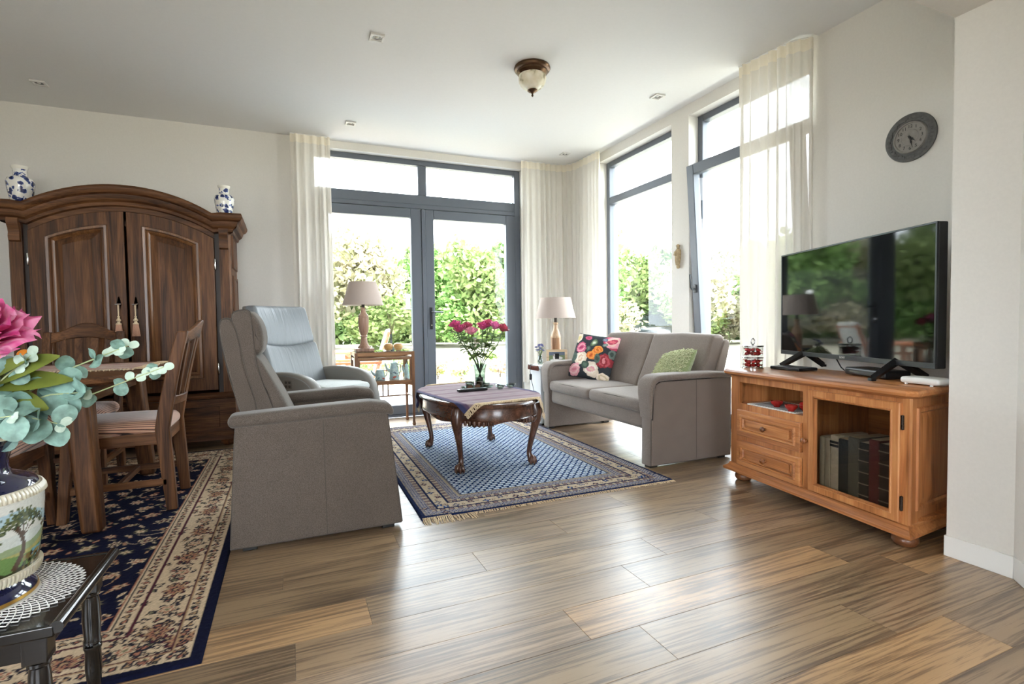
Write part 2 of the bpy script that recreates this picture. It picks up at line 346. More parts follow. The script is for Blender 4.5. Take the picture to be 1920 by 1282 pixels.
for i, (xa, xb, ga, gb) in enumerate(((DX0+0.068, 1.352, 0.40, 1.236), (1.392, DX1-0.07, 1.488, 2.346))):
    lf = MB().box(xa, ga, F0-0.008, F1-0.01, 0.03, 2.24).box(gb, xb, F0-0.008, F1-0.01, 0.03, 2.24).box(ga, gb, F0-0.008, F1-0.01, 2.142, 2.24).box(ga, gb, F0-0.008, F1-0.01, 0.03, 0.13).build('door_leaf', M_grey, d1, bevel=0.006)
    MB().box(ga, gb, 5.60, 5.625, 0.13, 2.142).build('pane', M_pane, lf)
    if i == 1:
        MB().box(1.425, 1.455, F0-0.018, F0-0.008, 0.94, 1.18).build('handle_plate', M_black, lf, bevel=0.003)
        MB().tube([(1.44, F0-0.018, 1.13), (1.44, F0-0.062, 1.13), (1.455, F0-0.07, 1.13), (1.56, F0-0.07, 1.125)], [0.009, 0.009, 0.0095, 0.008], 10).build('lever', plain('handle_steel', '#7c8084', 0.25, 1.0), lf, smooth=60)
        MB().lathe([(0.0, 0), (0.009, 0), (0.009, 0.012), (0, 0.012)], 16, M=Matrix.Translation((1.44, F0-0.018, 0.985)) @ Matrix.Rotation(pi/2, 4, 'X')).build('key_cylinder', M_chrome, lf, smooth=40)
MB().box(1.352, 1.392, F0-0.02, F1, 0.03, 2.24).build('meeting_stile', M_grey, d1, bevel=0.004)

# ------------------------------------------------------------ windows in the right wall
FX0, FX1 = 3.32, 3.40
for n, (y0, y1) in enumerate(((A0, A1), (B0, B1))):
    r = tag(bpy.data.objects.new('window_%d' % (n+1), None), ['tall anthracite window with an upper light, behind the sofa', 'tall anthracite window with a tilted open sash beside the sheer curtain'][n], 'window', kind='structure'); COL.objects.link(r)
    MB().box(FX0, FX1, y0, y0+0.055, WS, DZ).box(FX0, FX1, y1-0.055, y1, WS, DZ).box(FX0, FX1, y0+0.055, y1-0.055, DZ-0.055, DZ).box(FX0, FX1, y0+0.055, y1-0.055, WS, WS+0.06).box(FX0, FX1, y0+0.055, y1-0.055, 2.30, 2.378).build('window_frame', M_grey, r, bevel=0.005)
    MB().box(3.36, 3.37, y0+0.055, y1-0.055, 2.378, DZ-0.055).build('upper_pane', M_pane, r)
    MB().box(3.20, FX0, y0+0.002, y1-0.002, WS-0.025, WS).build('window_sill', M_white, r, bevel=0.004)
    if n == 0: MB().box(3.36, 3.37, y0+0.055, y1-0.055, WS+0.06, 2.30).build('pane', M_pane, r)
    else:
        s = bpy.data.objects.new('tilt_sash', None); COL.objects.link(s); s.parent = r; s.location = (FX0, 0, WS+0.05); s.rotation_euler = (0, -rad(3.6), 0)
        a, b, h = y0+0.035, y1-0.03, 2.17
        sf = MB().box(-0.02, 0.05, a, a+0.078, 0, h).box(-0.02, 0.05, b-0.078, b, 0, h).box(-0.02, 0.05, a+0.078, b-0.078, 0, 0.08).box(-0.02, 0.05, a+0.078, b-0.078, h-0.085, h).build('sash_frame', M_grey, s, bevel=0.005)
        MB().box(0.01, 0.02, a+0.078, b-0.078, 0.08, h-0.085).build('pane', M_pane, s)
        MB().soft(-0.032, -0.02, b-0.055, b-0.025, 1.09, 1.16, 0.005).tube([(-0.03, b-0.04, 1.12), (-0.06, b-0.04, 1.12), (-0.068, b-0.038, 1.135), (-0.07, b-0.035, 1.25)], [0.008, 0.008, 0.009, 0.008], 10).build('handle', plain('dark_handle', '#2c2f34', 0.3), s, smooth=50)

# ------------------------------------------------------------ sheer curtains
M_sheer = sheer('sheer_voile', '#e2ded6', 0.955, 0.10); M_tape = sheer('curtain_header', '#ece5d6', 0.985, 0.10)
def curtain(name, label, path, z0, amp=0.024, wl=0.075):
    pts = [Vector((*p, 0)) for p in path]; P = []; step = wl/10
    for a, b in zip(pts[:-1], pts[1:]):
        n = max(2, int((b-a).length/step))
        P += [a+(b-a)*i/n for i in range(n)]
    P.append(pts[-1]); n = len(P)
    for _ in range(14): P = [P[0]] + [(P[i-1]+P[i]*2+P[i+1])/4 for i in range(1, n-1)] + [P[-1]]
    ss = [0]
    for i in range(1, n): ss.append(ss[-1]+(P[i]-P[i-1]).length)
    root = thing(name, label, 'curtain', (P[0].x, P[0].y, z0))
    def rows(zs):
        V = []
        for i, p in enumerate(P):
            t = (P[min(i+1, n-1)]-P[max(i-1, 0)]).normalized(); nn = Vector((-t.y, t.x, 0)); s = ss[i]
            for z in zs:
                k = (z-z0)/(ZC-z0); ph = 2*pi*s/wl+0.5*sin(s*17)+0.35*sin(z*1.3+s*9)
                am = amp*(0.8+0.35*sin(s*23+1))*(1-0.45*k**8); o = am*(sin(ph)+0.3*sin(2.1*ph+z*0.7))+0.010*sin(s*31+z*1.1)*(1-k)
                q = p+nn*o; V.append((q.x-P[0].x, q.y-P[0].y, z-z0))
        return np.array(V)
    zs = np.linspace(z0, ZC-0.085, 16); grid_obj('sheer_panel', rows(zs), n, 16, M_sheer, root)
    zs = np.linspace(ZC-0.085, ZC-0.008, 4); grid_obj('pleated_header', rows(zs), n, 4, M_tape, root)
    MB().tube([(p.x-P[0].x, p.y-P[0].y, ZC-z0-0.006) for p in P[::4]], 0.005, 6).build('curtain_track', M_white, root)
    return root
curtain('sheer_curtain', 'cream sheer curtain hanging left of the terrace doors, behind the leather recliner', [(0.06, 5.41), (0.42, 5.41)], 0.03)
curtain('sheer_curtain', 'wide cream sheer curtain bending round the room corner behind the bottle lamp', [(2.47, 5.40), (2.92, 5.40), (3.04, 5.36), (3.09, 5.24), (3.11, 4.78)], 0.31)
curtain('sheer_curtain', 'pleated cream sheer curtain in front of the tilted window, behind the television', [(3.06, 2.86), (3.085, 2.6), (3.11, 2.46), (3.195, 2.375)], 0.08, 0.030, 0.066)

# ------------------------------------------------------------ recessed spots and the ceiling lamp
M_spotw = plain('spot_trim', '#c9c8c4', 0.35); M_spotd = plain('spot_reflector', '#3f3d3b', 0.3, 0.3)
sp_lab = ['square recessed spotlight above the tall oak armoire', 'square recessed spotlight nearest the camera, left of the ceiling lamp', 'small recessed spotlight in front of the left sheer curtain', 'recessed spotlight above the sofa, before the two windows', 'small recessed spotlight in front of the corner curtain']
for (x, y), lb in zip(((-1.66, 5.0), (0.57, 3.44), (0.57, 4.97), (2.83, 3.48), (2.83, 5.03)), sp_lab):
    t = thing('ceiling_spotlight', lb, 'spotlight', (x, y, ZC), 0, 'recessed ceiling spotlights')
    m = MB()
    for a, b, c, d in ((-0.045, 0.045, -0.045, -0.031), (-0.045, 0.045, 0.031, 0.045), (-0.045, -0.031, -0.031, 0.031), (0.031, 0.045, -0.031, 0.031)): m.box(a, b, c, d, -0.012, 0)
    m.build('trim_plate', M_spotw, t, bevel=0.0015)
    MB().lathe([(0.044, -0.0075), (0.031, -0.0075), (0.029, -0.003), (0.026, -0.002)], 24, cap=False).build('ring', M_spotw, t, smooth=40)
    MB().lathe([(0.027, -0.0035), (0.02, -0.001), (0.0, -0.0008)], 20).build('reflector', M_spotd, t, smooth=40)
    MB().lathe([(0.0, -0.008), (0.010, -0.007), (0.013, -0.002)], 14).build('bulb', plain('bulb_glass', '#e9e7df', 0.1), t, smooth=60)
t = thing('ceiling_lamp', 'round bronze ceiling lamp with a frosted painted glass bowl', 'lamp', (1.667, 3.43, ZC))
M_bronze = plain('bronze', '#5c4634', 0.28, 0.85, var=0.15, scale=25)
MB().lathe([(0.128, 0), (0.132, -0.012), (0.126, -0.024), (0.112, -0.03), (0.112, -0.042), (0.102, -0.055), (0.097, -0.06), (0.09, -0.058)], 48).build('canopy', M_bronze, t, smooth=35)
def lampglass():
    m, nt, b = nodes_of('frosted_bowl'); n1 = N(nt, 'ShaderNodeTexNoise', Scale=11.0, Detail=4.0); L(nt, coords(nt), n1.inputs[0])
    L(nt, ramp(nt, n1.outputs[0], [(0.38, rgb('#8f8566')), (0.46, rgb('#d5ceb8')), (0.6, rgb('#e6e1d2'))]), b.inputs['Base Color']); b.inputs['Roughness'].default_value = 0.3; b.inputs['Subsurface Weight'].default_value = 0.2; return m
MB().lathe([(0.096, -0.057), (0.101, -0.08), (0.097, -0.105), (0.083, -0.13), (0.06, -0.15), (0.034, -0.163), (0.0, -0.167)], 40).build('glass_bowl', lampglass(), t, smooth=60)
MB().lathe([(0.0, -0.158), (0.036, -0.16), (0.037, -0.167), (0.025, -0.176), (0.012, -0.181), (0.006, -0.19), (0.009, -0.199), (0.005, -0.208), (0.0, -0.21)], 24).build('finial', M_bronze, t, smooth=40)
# ------------------------------------------------------------ shared joinery
OAKS = ('#2c1a10', '#583821', '#7b5334')
def oak(ax): return wood('dark_oak_%s' % 'xyz'[ax], *OAKS, axis=ax, rough=0.5, coat=0.0, spec=0.28)
def loft(m, loops, fill_last=True, fill_first=False):
    n = len(loops[0]); v = [p for l in loops for p in l]
    f = [(j*n+i, j*n+(i+1) % n, (j+1)*n+(i+1) % n, (j+1)*n+i) for j in range(len(loops)-1) for i in range(n)]
    if fill_last: f.append(tuple(range((len(loops)-1)*n, len(loops)*n)))
    if fill_first: f.append(tuple(range(n))[::-1])
    return m.add(v, f)
def outline(x0, x1, z0, top, d, n=12):
    """closed loop inset by d, counter-clockwise seen from -y; top is a number or a function of x"""
    T = top if callable(top) else (lambda x: top)
    a, b = x0+d, x1-d; xs = [b+(a-b)*i/n for i in range(n+1)]
    return [(a, z0+d), (b, z0+d)] + [(x, T(x)-d) for x in xs]
def panel_door(root, x0, x1, z0, top, y, name, mats, fw=0.09, n=12, raised=True, glass=None, thick=0.022, mw=0.04):
    """framed door or drawer front facing -y: frame part, moulding, panel"""
    def lp(d, yy): return [(p[0], y+yy, p[1]) for p in outline(x0, x1, z0, top, d, n)]
    m = MB(); loft(m, [lp(0, 0), lp(0, -thick+0.004), lp(0.004, -thick), lp(fw, -thick), lp(fw, 0)], False)
    root_o = m.build(name, mats[0], root, smooth=30)
    m = MB(); loft(m, [lp(fw-0.001, -thick), lp(fw+mw*0.12, -thick-0.3*mw), lp(fw+mw*0.4, -thick-0.25*mw), lp(fw+mw*0.5, -thick+0.003), lp(fw+mw*0.68, -thick-0.002), lp(fw+mw*0.8, -thick+0.002), lp(fw+mw, -thick+0.018)], False)
    m.build('moulding', mats[1], root_o, smooth=25)
    m = MB()
    if glass: loft(m, [lp(fw+mw*0.5, -thick+0.012), lp(fw+mw*0.5, -thick+0.016)], True, True); m.build('glass', glass, root_o)
    else:
        k = fw+mw
        loft(m, [lp(k-0.002, -thick+0.013), lp(k+0.045, -thick-0.002) if raised else lp(k+0.001, -thick+0.012), lp(k+0.05, -thick+0.0) if raised else lp(k+0.002, -thick+0.012)], True); m.build('panel', mats[2], root_o, smooth=25)
    return root_o
BUN = [(0.0, 0), (0.034, 0), (0.044, 0.008), (0.052, 0.022), (0.052, 0.038), (0.042, 0.052), (0.03, 0.058), (0.028, 0.066)]

# ------------------------------------------------------------ armoire
ar = thing('armoire', 'tall dark oak armoire with an arched cornice and tasselled keys', 'wardrobe', (-1.15, 5.20, 0))
ox, oz, oy = oak(0), oak(2), oak(1); FY = -0.25
fa = lambda x: 1.92-1.1+math.sqrt(max(0.01, 1.1*1.1-x*x))-0.0      # arch of the doors
for sx in (-0.66, 0.66):
    for sy in (-0.2, 0.22): MB().lathe([(r*1.25, z) for r, z in BUN], 24, (sx, sy, 0)).build('foot', oz, ar, smooth=40)
def plinth(x, y0, y1, prof):
    return [[(-x-o, y0-o, z), (x+o, y0-o, z), (x+o, y1, z), (-x-o, y1, z)] for o, z in prof]
m = MB(); loft(m, plinth(0.72, FY, 0.28, [(0.03, 0.055), (0.03, 0.085), (0.022, 0.095), (0.012, 0.105), (0.012, 0.118), (0.0, 0.125)]), True, True); m.build('plinth', ox, ar, smooth=25)
MB().box(-0.72, 0.72, FY, 0.28, 0.122, 0.40).build('drawer_case', ox, ar, bevel=0.003)
for x0, x1 in ((-0.60, -0.02), (0.02, 0.60)):
    d = MB().box(x0, x1, FY-0.012, FY+0.01, 0.16, 0.335).build('drawer', ox, ar, bevel=0.006)
    MB().lathe([(0.012, 0), (0.007, 0.012), (0.013, 0.022), (0.009, 0.03), (0, 0.031)], 16, M=Matrix.Translation(((x0+x1)/2, FY-0.012, 0.25)) @ Matrix.Rotation(pi/2, 4, 'X')).build('knob', ox, d, smooth=50)
m = MB(); loft(m, plinth(0.72, FY, 0.28, [(0.0, 0.395), (0.012, 0.40), (0.03, 0.405), (0.034, 0.42), (0.026, 0.434), (0.012, 0.442), (0.0, 0.45)]), True, True); m.build('waist_moulding', ox, ar, smooth=25)
m = MB(); m.box(-0.72, -0.695, FY+0.05, 0.28, 0.45, 1.84).build('side_panel', oz, ar)
sp = MB().box(0.695, 0.72, FY+0.05, 0.28, 0.45, 1.84).build('side_panel', oz, ar)
for z0, z1 in ((0.52, 1.02), (1.08, 1.44), (1.50, 1.80)):
    k = MB(); q = [[(0.72+o, FY+0.10+i, z0+i), (0.72+o, 0.22-i, z0+i), (0.72+o, 0.22-i, z1-i), (0.72+o, FY+0.10+i, z1-i)] for i, o in ((0, 0), (0.005, 0.012), (0.02, 0.012), (0.028, 0.002), (0.05, 0.008))]
    loft(k, q); k.build('side_moulding', oz, sp, smooth=25)
MB().box(-0.69, 0.69, 0.26, 0.28, 0.45, 1.84).build('back_panel', oz, ar)
for s in (-1, 1):
    MB().prism([(s*0.72, FY+0.06), (s*0.72, FY+0.02), (s*0.705, FY), (s*0.635, FY), (s*0.635, FY+0.06)], 0.45, 1.84, 'z').build('corner_post', oz, ar)
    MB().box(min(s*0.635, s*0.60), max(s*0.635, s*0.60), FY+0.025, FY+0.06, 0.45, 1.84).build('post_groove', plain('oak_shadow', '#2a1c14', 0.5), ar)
    c = [(FY, 1.815), (FY-0.045, 1.815), (FY-0.05, 1.79), (FY-0.045, 1.765), (FY-0.03, 1.74), (FY-0.022, 1.71), (FY-0.028, 1.685), (FY-0.024, 1.655), (FY, 1.645)]
    MB().prism(c, min(s*0.705, s*0.64), max(s*0.705, s*0.64), 'x').build('corbel', ox, ar, smooth=35)
oz2 = wood('oak_moulding_lit', '#3a2416', '#6a4529', '#8c6340', axis=2, rough=0.34, coat=0.15)  # lighter copy of the oak: moulding highlights put into the colour
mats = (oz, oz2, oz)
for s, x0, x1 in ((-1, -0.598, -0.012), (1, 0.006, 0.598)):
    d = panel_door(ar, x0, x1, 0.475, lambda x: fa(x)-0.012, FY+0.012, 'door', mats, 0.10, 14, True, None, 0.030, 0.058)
    kx = -0.06 if s < 0 else 0.05
    MB().prism([(kx-0.008, 1.15), (kx+0.008, 1.15), (kx+0.014, 1.19), (kx+0.006, 1.235), (kx, 1.25), (kx-0.006, 1.235), (kx-0.014, 1.19)], FY-0.018, FY-0.014, 'y').build('keyhole_plate', plain('dark_iron', '#2b2725', 0.4, 0.8), d)
    MB().tube([(kx, FY-0.014, 1.185), (kx, FY-0.045, 1.185)], 0.004, 8).tube([(kx-0.02, FY-0.045, 1.183), (kx+0.02, FY-0.045, 1.187)], 0.006, 8).build('key', M_chrome, d, smooth=50)
    tz = plain('tassel_thread', '#c79a80', 0.8, var=0.12, bmp=0.2, scale=200); y = FY-0.045
    ts = MB().tube([(kx-0.004, y, 1.185), (kx-0.002, y-0.003, 1.10), (kx, y-0.002, 1.09)], 0.0025, 6).tube([(kx+0.004, y, 1.185), (kx+0.002, y-0.003, 1.10), (kx, y-0.002, 1.09)], 0.0025, 6).lathe([(0.004, 1.095), (0.009, 1.09), (0.006, 1.08), (0.015, 1.065), (0.017, 1.06), (0.008, 1.05), (0.012, 1.042), (0.021, 1.033), (0.02, 1.028)], 16, (kx, y-0.002, 0)).build('tassel', plain('tassel_bead', '#d8c3a0', 0.6), d, smooth=40)
    k = MB()
    for j in range(16):
        a = 2*pi*j/16; k.tube([(kx+0.014*cos(a), y-0.002+0.014*sin(a), 1.03), (kx+0.018*cos(a), y-0.002+0.018*sin(a), 0.99), (kx+0.024*cos(a), y-0.002+0.02*sin(a), 0.935)], 0.0048, 6)
    k.lathe([(0.017, 1.03), (0.019, 0.94), (0, 0.94)], 12, (kx, y-0.002, 0)).build('tassel_skirt', tz, ts, smooth=60)
    for hz in (0.65, 1.52): MB().lathe([(0.004, -0.045), (0.007, -0.04), (0.007, 0.04), (0.004, 0.045)], 10, ((x0-0.006) if s < 0 else (x1+0.006), FY-0.012, hz)).build('hinge', M_chrome, d, smooth=40)
def Tz(x):
    a = abs(x); z1 = 1.935
    if a > 0.60: return z1
    return z1+0.17*(0.5+0.5*cos(pi*min(1, a/0.60)))**0.9 if False else z1-0.01+ (math.sqrt(1.13**2-a*a)-math.sqrt(1.13**2-0.6**2))
m = MB(); n = 28; xs = [-0.60+1.2*i/n for i in range(n+1)]; v = []
for i in range(n): 
    a, b = xs[i], xs[i+1]; q = [(a, fa(a)-0.008), (b, fa(b)-0.008), (b, max(Tz(b)-0.10, fa(b))), (a, max(Tz(a)-0.10, fa(a)))]
    m.add([(p[0], FY+0.004, p[1]) for p in q] + [(p[0], FY+0.03, p[1]) for p in q], [(0, 1, 2, 3), (0, 4, 5, 1), (7, 6, 5, 4)])
m.build('frieze', ox, ar, smooth=30)
MB().box(-0.72, 0.72, FY+0.03, 0.28, 1.80, 1.84).build('top_board', ox, ar)
prof = [(0.0, -0.15), (0.022, -0.142), (0.028, -0.12), (0.05, -0.105), (0.062, -0.08), (0.064, -0.066), (0.085, -0.055), (0.098, -0.035), (0.10, -0.018), (0.092, 0.0)]
xs = [-0.72, -0.66, -0.60] + [-0.6+1.2*i/30 for i in range(1, 30)] + [0.60, 0.66, 0.72]; rows = []
for k, x in enumerate(xs):
    e = -1 if k == 0 else (1 if k == len(xs)-1 else 0)
    rows.append([(x+e*o, FY-o, Tz(x)+z) for o, z in prof] + [(x+e*0.092, 0.28, Tz(x)), (x, 0.28, Tz(x)-0.15)])
m = MB(); nn = len(rows[0]); v = [p for r in rows for p in r]
m.add(v, [(i*nn+j, i*nn+(j+1) % nn, (i+1)*nn+(j+1) % nn, (i+1)*nn+j) for i in range(len(rows)-1) for j in range(nn)])
m.build('cornice', ox, ar, smooth=28)
for s in (-1, 1):
    m = MB(); v = [(s*(0.72+o), FY-o, 1.925+z) for o, z in prof] + [(s*(0.72+o), 0.28, 1.925+z) for o, z in prof]; k = len(prof)
    m.add(v, [(i, i+1, i+1+k, i+k) for i in range(k-1)]); m.build('side_cornice', oy, ar, smooth=28)

def blue_china():
    m, nt, b = nodes_of('blue_white_porcelain'); v = coords(nt, rnd=True)
    v1 = N(nt, 'ShaderNodeTexVoronoi', Scale=26.0, Randomness=1.0); L(nt, v, v1.inputs['Vector'])
    n1 = N(nt, 'ShaderNodeTexNoise', Scale=30.0, Detail=3.0, Distortion=1.5); L(nt, v, n1.inputs['Vector'])
    mx = N(nt, 'ShaderNodeMath', operation='ADD'); L(nt, v1.outputs['Distance'], mx.inputs[0]); L(nt, n1.outputs[0], mx.inputs[1])
    L(nt, ramp(nt, mx.outputs[0], [(0.80, rgb('#1c2a5e')), (0.955, rgb('#4c62a0')), (0.98, rgb('#e9e8e2'))]), b.inputs['Base Color']); b.inputs['Roughness'].default_value = 0.12; b.inputs['Coat Weight'].default_value = 0.5; return m
M_china = blue_china(); M_porc = plain('porcelain', '#e6e3d8', 0.15)
for x, lb, s in ((-1.80, 'large blue and white porcelain vase on the left end of the armoire', 1.06), (-0.47, 'blue and white porcelain vase on the right end of the armoire', 0.97)):
    t = thing('porcelain_vase', lb, 'vase', (x, 5.01 if x < -1 else 5.02, 1.936), 0, 'blue and white vases on the armoire')
    P = [(0.0, 0.0), (0.055, 0.0), (0.058, 0.006), (0.066, 0.05), (0.076, 0.11), (0.079, 0.145), (0.07, 0.17), (0.045, 0.185), (0.04, 0.19), (0.039, 0.235)]
    MB().lathe([(r*s, z*s) for r, z in P], 36).build('body', M_china, t, smooth=50)
    MB().lathe([(0.039*s, 0.235*s), (0.047*s, 0.245*s), (0.049*s, 0.258*s), (0.044*s, 0.26*s), (0.036*s, 0.23*s)], 36, cap=False).build('rim', M_porc, t, smooth=50)

# ------------------------------------------------------------ dining chairs and table
def stripes():
    m, nt, b = nodes_of('striped_seat'); tc = N(nt, 'ShaderNodeTexCoord'); sp = N(nt, 'ShaderNodeSeparateXYZ'); L(nt, tc.outputs['Object'], sp.inputs[0])
    ab = N(nt, 'ShaderNodeMath', operation='ABSOLUTE'); L(nt, sp.outputs[1], ab.inputs[0]); sb = N(nt, 'ShaderNodeMath', operation='SUBTRACT'); L(nt, ab.outputs[0], sb.inputs[0]); L(nt, sp.outputs[2], sb.inputs[1])
    mu = N(nt, 'ShaderNodeMath', operation='MULTIPLY'); mu.inputs[1].default_value = 62.0; L(nt, sb.outputs[0], mu.inputs[0]); fr = N(nt, 'ShaderNodeMath', operation='FRACT'); L(nt, mu.outputs[0], fr.inputs[0])
    rp = N(nt, 'ShaderNodeValToRGB'); rp.color_ramp.interpolation = 'CONSTANT'; e = rp.color_ramp.elements; cs = [(0, '#bf8f78'), (0.40, '#2d1413'), (0.66, '#bf8f78'), (0.84, '#d2b093')]
    while len(e) < 4: e.new(0.5)
    for i, (p, c) in enumerate(cs): e[i].position = p; e[i].color = rgb(c)
    L(nt, fr.outputs[0], rp.inputs[0]); L(nt, rp.outputs[0], b.inputs['Base Color']); b.inputs['Roughness'].default_value = 0.8; b.inputs['Sheen Weight'].default_value = 0.5; return m
M_stripe = stripes()
def board(m, pts, w, t):
    """bent board: points (x,y,z) along its length, w in y, t in x"""
    v = []
    for (x, y, z, ww, tt) in pts: v += [(x-tt/2, y-ww/2, z), (x+tt/2, y-ww/2, z), (x+tt/2, y+ww/2, z), (x-tt/2, y+ww/2, z)]
    n = len(pts); f = [(i*4+k, i*4+(k+1) % 4, (i+1)*4+(k+1) % 4, (i+1)*4+k) for i in range(n-1) for k in range(4)] + [(3, 2, 1, 0), tuple(range(4*n-4, 4*n))]
    m.add(v, f)
def make_chair(label, loc, rz):
    t = thing('dining_chair', label, 'chair', loc, rz, 'oak dining chairs around the dining table')
    xb = lambda z: -0.205 - max(0, z-0.45)*0.16 - 0.10*max(0, z-0.45)**2 - max(0, 0.45-z)*0.07
    for s in (-1, 1):
        m = MB(); board(m, [(xb(z), s*(0.195+0.012*max(0, z-0.45)), z, 0.042, 0.05+0.018*cos(pi*(z-0.5))) for z in (0.001, 0.15, 0.3, 0.45, 0.55, 0.7, 0.85, 0.97)], 0, 0); m.build('back_post', oz, t, bevel=0.006)
        m = MB(); board(m, [(0.235, s*0.215, 0.001, 0.042, 0.042), (0.20, s*0.20, 0.42, 0.052, 0.052)], 0, 0); m.build('front_leg', oz, t, bevel=0.004)
        MB().box(-0.2, 0.2, s*0.2-0.012, s*0.2+0.012, 0.365, 0.43).build('side_apron', ox, t, bevel=0.003)
        MB().box(-0.22, 0.215, s*0.205-0.011, s*0.205+0.011, 0.14, 0.175).build('stretcher', ox, t, bevel=0.003)
    MB().box(0.19, 0.215, -0.19, 0.19, 0.365, 0.43).build('front_apron', oy, t, bevel=0.003)
    MB().box(-0.22, -0.195, -0.19, 0.19, 0.365, 0.43).build('rear_apron', oy, t, bevel=0.003)
    MB().box(-0.012, 0.012, -0.195, 0.195, 0.143, 0.172).build('cross_stretcher', oy, t, bevel=0.003)
    def rail(zl, zh, name, d=0.045, th=0.024):
        v = []; n = 16
        for i in range(n+1):
            y = -0.195+0.39*i/n; u = y/0.195; a, b = zl(u), zh(u)
            for z in (a, b):
                x = xb(z)-d*(1-u*u)
                v += [(x-th/2, y, z), (x+th/2, y, z)]
        f = []
        for i in range(n):
            k = i*4; f += [(k, k+4, k+6, k+2), (k+1, k+3, k+7, k+5), (k+2, k+6, k+7, k+3), (k, k+1, k+5, k+4)]
        f += [(0, 2, 3, 1), (4*n, 4*n+1, 4*n+3, 4*n+2)]
        return obj(name, v, f, oy, t, bevel=0.006)
    rail(lambda u: 0.885+0.045*(1-u*u), lambda u: 0.962+0.07*(0.5+0.5*cos(pi*u)), 'crest_rail')
    rail(lambda u: 0.565, lambda u: 0.615+0.0*u, 'lower_rail')
    for u in (-0.72, -0.25, 0.25, 0.72):
        m = MB(); pts = []
        for k in range(7):
            z = 0.60+0.33*k/6; yy = 0.195*u*(0.72+0.22*k/6); uu = yy/0.195; pts.append((xb(z)-0.045*(1-uu*uu), yy, z, 0.036+0.012*k/6, 0.013))
        board(m, pts, 0, 0); m.build('slat', oz, t, bevel=0.003)
    MB().soft(-0.225, 0.235, -0.225, 0.225, 0.418, 0.492, 0.036, (0.004, 0.004, 0.022), 6, warp=lambda x, y, z: (x, y*(1+0.08*x/0.23), z)).build('seat', M_stripe, t, smooth=180)
    return t
make_chair('oak dining chair in full view at the table end, beside the grey fabric recliner', (-0.845, 3.50, 0.0095), pi)
make_chair('oak dining chair on the far side of the table, its back before the armoire doors', (-1.29, 4.13, 0.0095), -pi/2)
make_chair('oak dining chair on the near side of the table, half hidden by the painted vase', (-1.34, 3.08, 0.0095), pi/2)
t = thing('dining_table', 'dark oak dining table with rounded ends and thick splayed legs', 'table', (-1.52, 3.64, 0.0095))
n = 12; hx, hy, rc = 0.83, 0.70, 0.42
ol = arc(hx-rc, hy-rc, rc, 0, pi/2, n)+arc(-hx+rc, hy-rc, rc, pi/2, pi, n)+arc(-hx+rc, -hy+rc, rc, pi, 1.5*pi, n)+arc(hx-rc, -hy+rc, rc, 1.5*pi, 2*pi, n)
m = MB(); loft(m, [[(x*s, y*s, z) for x, y in ol] for s, z in ((0.96, 0.715), (0.985, 0.718), (1.0, 0.73), (1.0, 0.745), (0.992, 0.755), (0.985, 0.758))], True, True); m.build('tabletop', ox, t, smooth=35)
for s in (-1, 1):
    MB().box(-0.57, 0.57, s*0.5-0.014, s*0.5+0.014, 0.62, 0.717).build('apron', ox, t, bevel=0.003)
    MB().box(s*0.58-0.014, s*0.58+0.014, -0.49, 0.49, 0.62, 0.717).build('apron', oy, t, bevel=0.003)
    for q in (-1, 1):
        m = MB(); board(m, [(s*0.62, q*0.535, 0.001, 0.085, 0.085), (s*0.565, q*0.49, 0.716, 0.12, 0.11)], 0, 0); m.build('leg', oz, t, bevel=0.016)
def runner_mat(name, cols, ax, sc):
    m, nt, b = nodes_of(name); n1 = N(nt, 'ShaderNodeTexNoise', Scale=1.0, Detail=2.0); s = [3.0]*3; s[ax] = sc; L(nt, coords(nt, tuple(s)), n1.inputs['Vector'])
    L(nt, ramp(nt, n1.outputs[0], [(0.3+0.4*i/(len(cols)-1), rgb(c)) for i, c in enumerate(cols)]), b.inputs['Base Color']); b.inputs['Roughness'].default_value = 0.95; return m
M_cream = fabric('cream_fringe', '#b89f7c', '#e2d0b0', 260)
t = thing('table_runner', 'striped red and cream woven runner along the dining table', 'table runner', (-1.42, 3.78, 0.7685))
MB().soft(-0.45, 0.62, -0.30, 0.30, 0, 0.005, 0.0024, n=8).build('cloth', runner_mat('runner_red', ['#5d3140', '#c9b9ab', '#8e4a4c', '#d8c8b4', '#5b4a5e'], 1, 45), t, smooth=60)
k = MB(); kf = MB()
for i in range(60):
    y = -0.30+0.60*i/59; d = random.uniform(-0.01, 0.01); k.tube([(0.615, y, 0.004), (0.64, y+d/2, 0.006), (0.665+random.uniform(0, 0.015), y+d, 0.004)], 0.0045, 5)
    x = -0.45+1.07*i/59; kf.tube([(x, -0.297, 0.004), (x+d/2, -0.32, 0.006), (x+d, -0.345, 0.004)], 0.0045, 5)
k.build('fringe', M_cream, t); kf.build('fringe', M_cream, t)
t = thing('fruit_stand', 'tiered white cake stand holding oranges, behind the pink peony', 'fruit stand', (-1.40, 3.62, 0.7745))
st = plain('stand_white', '#e8e4da', 0.25)
MB().lathe([(0.0, 0.0), (0.05, 0.0), (0.05, 0.004), (0.008, 0.012), (0.006, 0.05), (0.006, 0.24), (0.0, 0.245)], 24).build('stem', M_chrome, t, smooth=40)
for z, r in ((0.045, 0.15), (0.155, 0.12)): MB().lathe([(0.0, z), (r*0.7, z+0.003), (r, z+0.022), (r, z+0.026), (r*0.68, z+0.008), (0, z+0.006)], 40).build('plate', st, t, smooth=40)
M_or = plain('orange_peel', '#f0922a', 0.45, bmp=0.15, scale=180)
